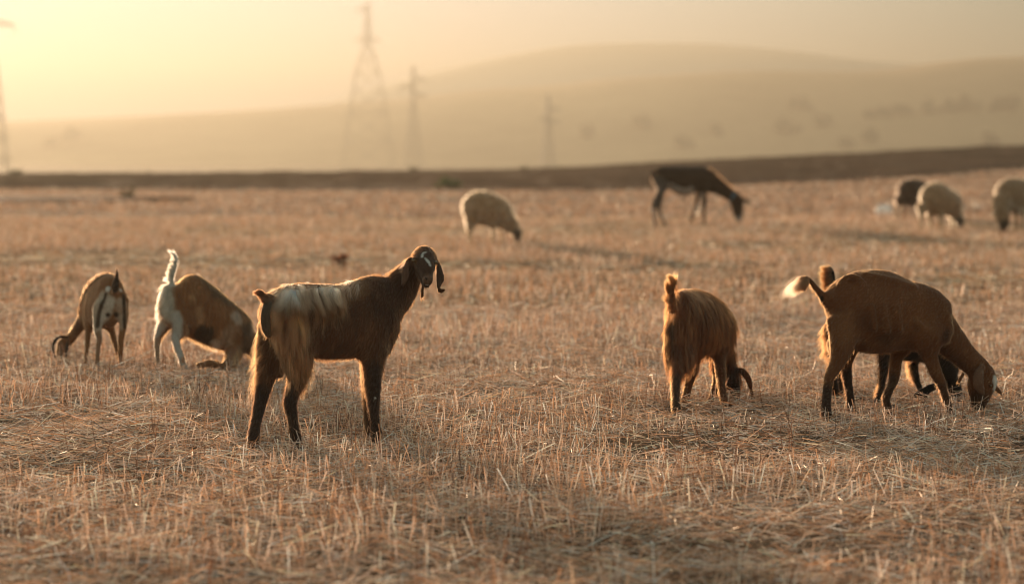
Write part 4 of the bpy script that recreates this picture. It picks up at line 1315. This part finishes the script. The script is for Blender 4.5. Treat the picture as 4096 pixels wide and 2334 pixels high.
# ---------- sheep
def sheep(key, D, slope, lat, torso, extra, legs, base, marks, label, seed, h=.018, wool=(0.52, 0.36, 0.24), count=26000):
    fr = Frame(D, slope, torso[len(torso) // 2][0], key)
    b = Body(fr, lat, h)
    b.chain(torso, .05, cap=.75)
    for ch in extra: b.chain(ch, .03)
    for nodes, dd in legs: b.leg(nodes, dd)
    flow = np.array([0.2, -0.2, -1.0])
    wz = [([(n[0], n[1], n[2]) for n in torso], max(t[3] for t in torso) * 1.25, .035, None, .15, .3, None, wool, 1)]
    hair = [dict(name='fleece', count=count, base_len=.008, flow=flow, radius=.0011, lift=.75, clump=.8, cs=.03, jitter=.35, hairzones=wz)]
    finish(b, 'sheep', label, 'sheep', 'sheep grazing on the stubble', base, marks, hair, (), seed)


def all_sheep():
    WOOL = (0.44, 0.275, 0.16); FACE = (0.10, 0.065, 0.045)
    sheep('S', 34.0, .15, (-.15, 1, 0),
          [(470, 560, 0, 220, 170), (560, 545, 0, 290, 230), (700, 540, 0, 325, 260), (880, 590, 0, 320, 250), (1050, 660, 0, 290, 210), (1160, 720, 0, 225, 160)],
          [[(1180, 760, 0, 190, 110), (1290, 880, 0, 150, 95), (1370, 990, 0, 110, 80), (1405, 1080, 0, 88, 66), (1400, 1150, 0, 66, 55), (1395, 1215, 0, 48, 44)],
           [(1440, 1020, -.05, 26, 20), (1490, 1020, -.06, 26, 14), (1530, 1045, -.06, 14, 10)]],
          [([(500, 780, 110, 90), (485, 960, 52), (495, 1060, 34), (508, 1160, 28), (525, 1265, 28)], -.1),
           ([(470, 780, 100, 90), (455, 960, 48), (465, 1080, 32), (480, 1180, 27), (490, 1245, 27)], .15),
           ([(920, 840, 70, 60), (920, 980, 38), (915, 1100, 30), (908, 1270, 27)], -.1), ([(1070, 840, 70, 60), (1090, 980, 38), (1110, 1110, 30), (1128, 1230, 27)], .12)],
          WOOL, [([(1390, 1040, 0), (1400, 1230, 0)], 110, FACE, .5)], 'woolly tan sheep grazing alone between the pylons and the donkey', 11)
    sheep('R', 40.8, .25, (-.25, 1, 0),
          [(950, 540, 0, 190, 150), (1010, 545, 0, 255, 190), (1100, 560, 0, 278, 210), (1210, 600, 0, 235, 190), (1340, 640, 0, 205, 160), (1400, 690, 0, 170, 130)],
          [[(1400, 700, 0, 150, 90), (1440, 800, 0, 110, 75), (1475, 910, 0, 80, 62), (1495, 990, 0, 60, 50), (1500, 1070, 0, 42, 40)],
           [(1520, 905, -.05, 22, 16), (1570, 925, -.05, 22, 14), (1600, 945, -.05, 10, 10)]],
          [([(860, 700, 90, 80), (845, 860, 34), (830, 960, 26), (815, 1080, 24)], -.1), ([(990, 740, 70, 70), (1000, 880, 34), (1005, 980, 26), (1012, 1075, 24)], .15),
           ([(1180, 780, 60, 60), (1178, 880, 32), (1172, 980, 25), (1165, 1085, 24)], -.1), ([(1350, 780, 60, 60), (1362, 880, 32), (1368, 980, 25), (1372, 1080, 24)], .12)],
          (0.42, 0.28, 0.17), [([(1490, 930, 0), (1500, 1080, 0)], 90, FACE, .5)], 'pale cream sheep with dark legs in front of the dark sheep', 12, .02, count=20000)
    sheep('R', 46.0, .2, (-.2, 1, 0),
          [(540, 440, 0, 150, 120), (600, 445, 0, 215, 170), (720, 450, 0, 232, 190), (860, 480, 0, 205, 170), (980, 520, 0, 150, 120)],
          [[(980, 520, 0, 130, 90), (1060, 640, 0, 90, 70), (1110, 760, 0, 60, 50), (1120, 820, 0, 40, 40)]],
          [([(480, 560, 80, 70), (450, 700, 30), (440, 800, 24), (434, 905, 23)], -.1), ([(570, 600, 70, 70), (555, 720, 30), (555, 800, 24), (556, 890, 23)], .15),
           ([(830, 620, 60, 60), (830, 760, 28), (830, 900, 23)], -.1), ([(950, 620, 60, 60), (955, 760, 28), (958, 890, 23)], .15)],
          (0.105, 0.060, 0.036), [], 'dark brown sheep partly hidden behind the pale cream sheep', 13, .022, wool=(0.30, 0.20, 0.15), count=16000)
    sheep('R', 39.3, -.3, (0.3, 1, 0),
          [(2200, 520, -.1, 130, 120), (2260, 500, 0, 250, 190), (2360, 495, .1, 285, 215), (2480, 510, .2, 285, 215), (2620, 530, .3, 270, 200), (2740, 560, .4, 230, 170)],
          [[(2190, 580, -.15, 165, 110), (2180, 740, -.25, 140, 100), (2200, 880, -.3, 112, 85), (2215, 980, -.32, 92, 75), (2215, 1070, -.34, 66, 55), (2212, 1150, -.35, 48, 44)],
           [(2290, 950, -.25, 24, 20), (2330, 990, -.25, 20, 12)]],
          [([(2420, 740, 60, 60), (2430, 900, 30), (2432, 1000, 26), (2436, 1110, 25)], -.1), ([(2530, 740, 60, 60), (2540, 900, 32), (2548, 1000, 26), (2556, 1150, 25)], -.25),
           ([(2700, 740, 70, 70), (2710, 900, 32), (2716, 1090, 25)], -.1), ([(2760, 740, 70, 70), (2765, 900, 32), (2770, 1110, 25)], .1)],
          (0.36, 0.235, 0.145), [([(2215, 1000, -.33), (2212, 1160, -.35)], 105, FACE, .5)], 'cream sheep grazing head down, cut off by the right edge', 14, .02, count=20000)


front_goat(); right_goat(); black_goat(); rear_goat(); kneeling_goat(); striped_goat(); donkey(); all_sheep()


# ------------------------------------------------------------------ pylons
M_STEEL = plain_material('galvanised_steel', (0.36, 0.33, 0.29), .6, .1)
M_GLASS_INS = plain_material('glass_insulator', (0.75, 0.76, 0.70), .15, 0, .8)


def bars(segs, th):
    Vs, Fs, o = [], [], 0
    for a, b_ in segs:
        V, Fc = tube([a, b_], th, 4)
        Vs += V; Fs += [[i + o for i in q] for q in Fc]; o += len(V)
    return np.array(Vs), np.array(Fs)


def pylon(px, D, prof, arms, yaw_, label, th=.11, base_z=-6.6):
    """prof: (py, half width in picture px) from top to bottom; arms: (py, signed length px)"""
    m = D / F_PX
    x = at(px, 610, D)[0]
    zs = [at(px, p[0], D)[2] - base_z for p in prof]
    org = np.array([x, D, base_z]); H = zs[0]
    e = bpy.data.objects.new('pylon', None); scene.collection.objects.link(e); e.location = org
    tag(e, label, 'pylon', 'electricity pylons across the plain')
    ca, sa = math.cos(R(yaw_)), math.sin(R(yaw_))
    def W(u, v, z): return np.array([u * ca - v * sa, u * sa + v * ca, z])
    zz = np.array(zs[::-1]); hh = np.array([p[1] * m for p in prof][::-1])
    def hw(z): return float(np.interp(z, zz, hh)) if z >= zz[0] else hh[0] + (zz[0] - z) * (hh[0] - hh[1]) / max(zz[1] - zz[0], 1)
    lev = [0]; z = 0
    while z < H * .985:
        z += max(1.6, hw(z) * 1.25); lev.append(min(z, H))
    sg = []
    for z0, z1 in zip(lev[:-1], lev[1:]):
        a, c = hw(z0), hw(z1)
        q0 = [W(s * a, t * a, z0) for s, t in ((-1, -1), (1, -1), (1, 1), (-1, 1))]
        q1 = [W(s * c, t * c, z1) for s, t in ((-1, -1), (1, -1), (1, 1), (-1, 1))]
        for i in range(4):
            j = (i + 1) % 4
            sg += [(q0[i], q1[i]), (q0[i], q1[j]), (q0[j], q1[i]), (q1[i], q1[j])]
    V, Fc = bars(sg, th)
    make_mesh('lattice_tower', V, Fc, M_STEEL, parent=e)
    for py, ln in arms:
        side = 1 if ln > 0 else -1; L_ = abs(ln) * m; z = at(px, py, D)[2] - base_z
        tip = W(side * L_, 0, z)
        r0 = [W(side * .5, -.5, z), W(side * .5, .5, z), W(side * .4, 0, z + 1.5)]
        sg = [(r, tip) for r in r0] + [(W(side * L_ * .5, -.25, z), W(side * L_ * .45, 0, z + .75)), (W(side * L_ * .5, .25, z), W(side * L_ * .45, 0, z + .75)), (W(side * L_ * .3, -.3, z), W(side * L_ * .3, .3, z))]
        V, Fc = bars(sg, th * 1.7)
        arm = make_mesh('cross_arm', V, Fc, M_STEEL, parent=e)
        V, Fc = [], []
        for k in range(9):
            c = tip + np.array([0, 0, -.25 - .22 * k])
            v2, f2 = tube([c, c + [0, 0, -.05], c + [0, 0, -.12]], .16, 8)
            Fc += [[i + len(V) for i in q] for q in f2]; V += v2
        v2, f2 = tube([tip, tip + [0, 0, -2.4]], .04, 5); Fc += [[i + len(V) for i in q] for q in f2]; V += v2
        make_mesh('insulator', V, Fc, M_GLASS_INS, parent=arm)
    return e


pylon(1472, 950, [(12, 9), (190, 17), (275, 44), (430, 70), (690, 102)], [(41, -46), (160, 50), (160, -50)], 8, 'tallest lattice pylon, wide legged, standing in full view left of the middle pylon', .09)
pylon(1654, 900, [(262, 5), (400, 11), (690, 37)], [(318, 52), (351, -58), (384, 50)], 5, 'narrow lattice pylon just right of the tallest one', .12)
pylon(2192, 1000, [(379, 5), (480, 11), (690, 30)], [(440, 50), (480, -36), (490, 50)], 5, 'small faint lattice pylon above the grazing tan sheep and the donkey', .19)
pylon(-46, 560, [(-170, 12), (120, 22), (690, 78)], [(-40, 104), (100, 108), (-40, -104), (100, -108)], 4, 'dark lattice pylon cut off by the left edge of the field view', .10)

# shrubs along the crest of the ploughed field
M_LEAF = straw_material('shrub_leaves', 0.3, 0.03)
def shrub(px, D, wdt, hgt, label, colr, seed, leaf=.07, n=1500, z=None):
    g = np.random.default_rng(seed)
    x = at(px, 610, D)[0]
    z = float(ground_z(x, D)) if z is None else z
    org = np.array([x, D, z])
    e = bpy.data.objects.new('shrub', None); scene.collection.objects.link(e); e.location = org
    tag(e, label, 'shrub', 'shrubs behind the stubble')
    cl = g.normal(size=(14, 3)) * np.array([wdt * .3, wdt * .3, hgt * .22]) + np.array([0, 0, hgt * .5])
    P = cl[g.integers(0, 14, n)] + g.normal(size=(n, 3)) * np.array([wdt, wdt, hgt]) * .10
    P[:, 2] = np.abs(P[:, 2])
    d = g.normal(size=(n, 3))
    C = np.array(colr)[None] * (0.6 + .8 * g.random((n, 1)))
    V, Fc, C = ribbons(P, d, leaf * (0.6 + g.random(n)), np.full(n, leaf * .5), C, g.normal(size=(n, 3)) * .2, 2, .4)
    make_mesh('foliage', V, Fc, M_LEAF, C, parent=e)
    Vs, Fs = [], []
    for c in cl:
        v, f_ = tube([np.array([0, 0, -.1]), c * [.4, .4, .5], c], .012, 5)
        Fs += [[i + len(Vs) for i in q] for q in f_]; Vs += v
    make_mesh('stems', Vs, Fs, M_CLOD, parent=e)


shrub(602, 150, .4, .45, 'small dark shrub on the field crest under the brightest sky', (0.10, 0.10, 0.05), 41)
shrub(1655, 153, .6, .4, 'low bush at the foot of the narrow pylon', (0.10, 0.085, 0.05), 42)
shrub(2104, 154, .4, .3, 'small bush on the crest left of the small faint pylon', (0.11, 0.10, 0.05), 43)
shrub(1795, 84.5, .75, .42, 'green weed tuft at the edge of the ploughed field above the lone sheep', (0.10, 0.13, 0.04), 44, .05)
shrub(515, 66, .35, .38, 'thin weed beside the bare earth strip on the left', (0.14, 0.12, 0.06), 45, .04, 500)
shrub(60, 124, .55, .45, 'weed clump at the foot of the pylon on the left edge', (0.12, 0.11, 0.06), 46)
shrub(1366, 27.5, .17, .15, 'small rusty red weed clump behind the back of the goat facing the camera', (0.30, 0.09, 0.04), 47, .02, 700)

# far trees and houses of the plain behind the haze, on the right
g2 = np.random.default_rng(5)
M_FARLEAF = plain_material('far_foliage', (0.20, 0.17, 0.11), .9, 0, .1)
M_WALL = plain_material('pale_plaster', (0.55, 0.50, 0.44), .9, 0, .1)
M_BARK = plain_material('bark', (0.10, 0.075, 0.05), .9, 0, .1)


def far_tree(px, D, z, h, wd, label, grp):
    x = at(px, 610, D)[0]
    e = bpy.data.objects.new('tree', None); scene.collection.objects.link(e); e.location = (x, D, z)
    tag(e, label, 'tree', grp)
    n = 700
    cl = g2.normal(size=(10, 3)) * np.array([wd * .3, wd * .3, h * .2]) + np.array([0, 0, h * .6])
    P = cl[g2.integers(0, 10, n)] + g2.normal(size=(n, 3)) * np.array([wd, wd, h]) * .10
    P[:, 2] = np.abs(P[:, 2])
    V, Fc, C = ribbons(P, g2.normal(size=(n, 3)), np.full(n, 1.7), np.full(n, 1.1), np.full((n, 3), .5), g2.normal(size=(n, 3)) * .2, 1, .5)
    make_mesh('crown', V, Fc, M_FARLEAF, parent=e)
    v, f_ = tube([[0, 0, -.5], [0, 0, h * .5]], .3, 6)
    make_mesh('trunk', v, f_, M_BARK, parent=e)


hv = HV['hills']; hv = hv[hv[:, 1] < 1690]
c_, s_ = math.cos(PITCH), math.sin(PITCH)
hf = hv[:, 1] * c_ - (hv[:, 2] - CAM_H) * s_
hx = 2048 + F_PX * hv[:, 0] / hf; hy = 1167 - F_PX * (hv[:, 1] * s_ + (hv[:, 2] - CAM_H) * c_) / hf
FT = [(3482, 470, 2.6), (3535, 462, 2.9), (3605, 455, 4.0), (3712, 450, 3.6), (3795, 462, 3.8), (3862, 440, 4.2), (3990, 445, 4.2), (4045, 455, 3.4),
      (3210, 452, 4.6), (3130, 530, 5.2), (3290, 505, 3.4), (2860, 540, 2.8), (2740, 590, 3.6), (2570, 520, 3.6), (3480, 560, 3.8), (3960, 575, 4.2), (3380, 600, 3.2),
      (205, 590, 2.6), (290, 575, 4.2), (2350, 560, 3.0)]
ORD = ['first', 'second', 'third', 'fourth', 'fifth', 'sixth', 'seventh', 'eighth', 'ninth', 'tenth', 'eleventh', 'twelfth', 'thirteenth', 'fourteenth', 'fifteenth', 'sixteenth']
def tree_label(k):
    fx, fy, fh = FT[k]
    side = 0 if fx < 1500 else 1 if fx < 3050 else 2
    same = sorted(q[0] for q in FT if (0 if q[0] < 1500 else 1 if q[0] < 3050 else 2) == side)
    place = ('in the bright haze by the left pylon', 'above the grazing donkey', 'on the right hillside above the sheep')[side]
    return 'blurred far tree ' + place + ', ' + ORD[same.index(fx)] + ' from the left'
for k, (fx, fy, fh) in enumerate(FT):
    q = np.argmin((hx - fx) ** 2 + (hy - fy) ** 2)
    lab = tree_label(k)
    far_tree(fx, hv[q, 1], hv[q, 2] - .3, fh * 2.0, fh * 2.1, lab, 'far trees at the right' if fx > 3450 else 'far trees in the middle' if fx > 1500 else 'far trees at the left')


# ------------------------------------------------------------------ litter on the field
def crumpled_bag():
    x, y = ZT['R'][0] + ZT['R'][2] * 215, ZT['R'][1] + ZT['R'][2] * 850
    D = ground_depth(x, y)
    c = at(x, y, D)
    V, Fc, C = blobs(np.zeros((1, 3)), np.array([1.0]), np.array([[.8, .8, .78]]), 1, 18, 12)
    nz = 0.75 + 0.5 * vnoise(V[:, 0] * 3 + V[:, 2], V[:, 1] * 3 - V[:, 2] * 2, .7, 61)
    V = V * nz[:, None] * np.array([.17, .12, .13]) + np.array([c[0], c[1], .10])
    o = make_mesh('plastic_bag', V, Fc, straw_material('thin_plastic', .75, .1), np.full((len(V), 3), .95), smooth=True, origin=np.array([c[0], c[1], 0]))
    o.location = (c[0], c[1], 0)
    tag(o, 'crumpled white plastic bag lying on the stubble left of the dark sheep', 'bag')


crumpled_bag()

# ------------------------------------------------------------------ haze
HZ = (-4800, 4800, -80, 3000, -14, 108)
x0, x1, y0, y1, z0, z1 = HZ
V = [(x, y, z) for z in (z0, z1) for y in (y0, y1) for x in (x0, x1)]
Fc = [[0, 2, 3, 1], [4, 5, 7, 6], [0, 1, 5, 4], [2, 6, 7, 3], [0, 4, 6, 2], [1, 3, 7, 5]]
m, nt, out = new_mat('haze_air')
pv = nt.nodes.new('ShaderNodeVolumePrincipled')
pv.inputs['Color'].default_value = (0.222, 0.214, 0.182, 1)
pv.inputs['Density'].default_value = 0.0009
pv.inputs['Anisotropy'].default_value = 0.62
nt.links.new(pv.outputs[0], out.inputs['Volume'])
hz = make_mesh('haze', V, Fc, m)
tag(hz, kind='stuff')
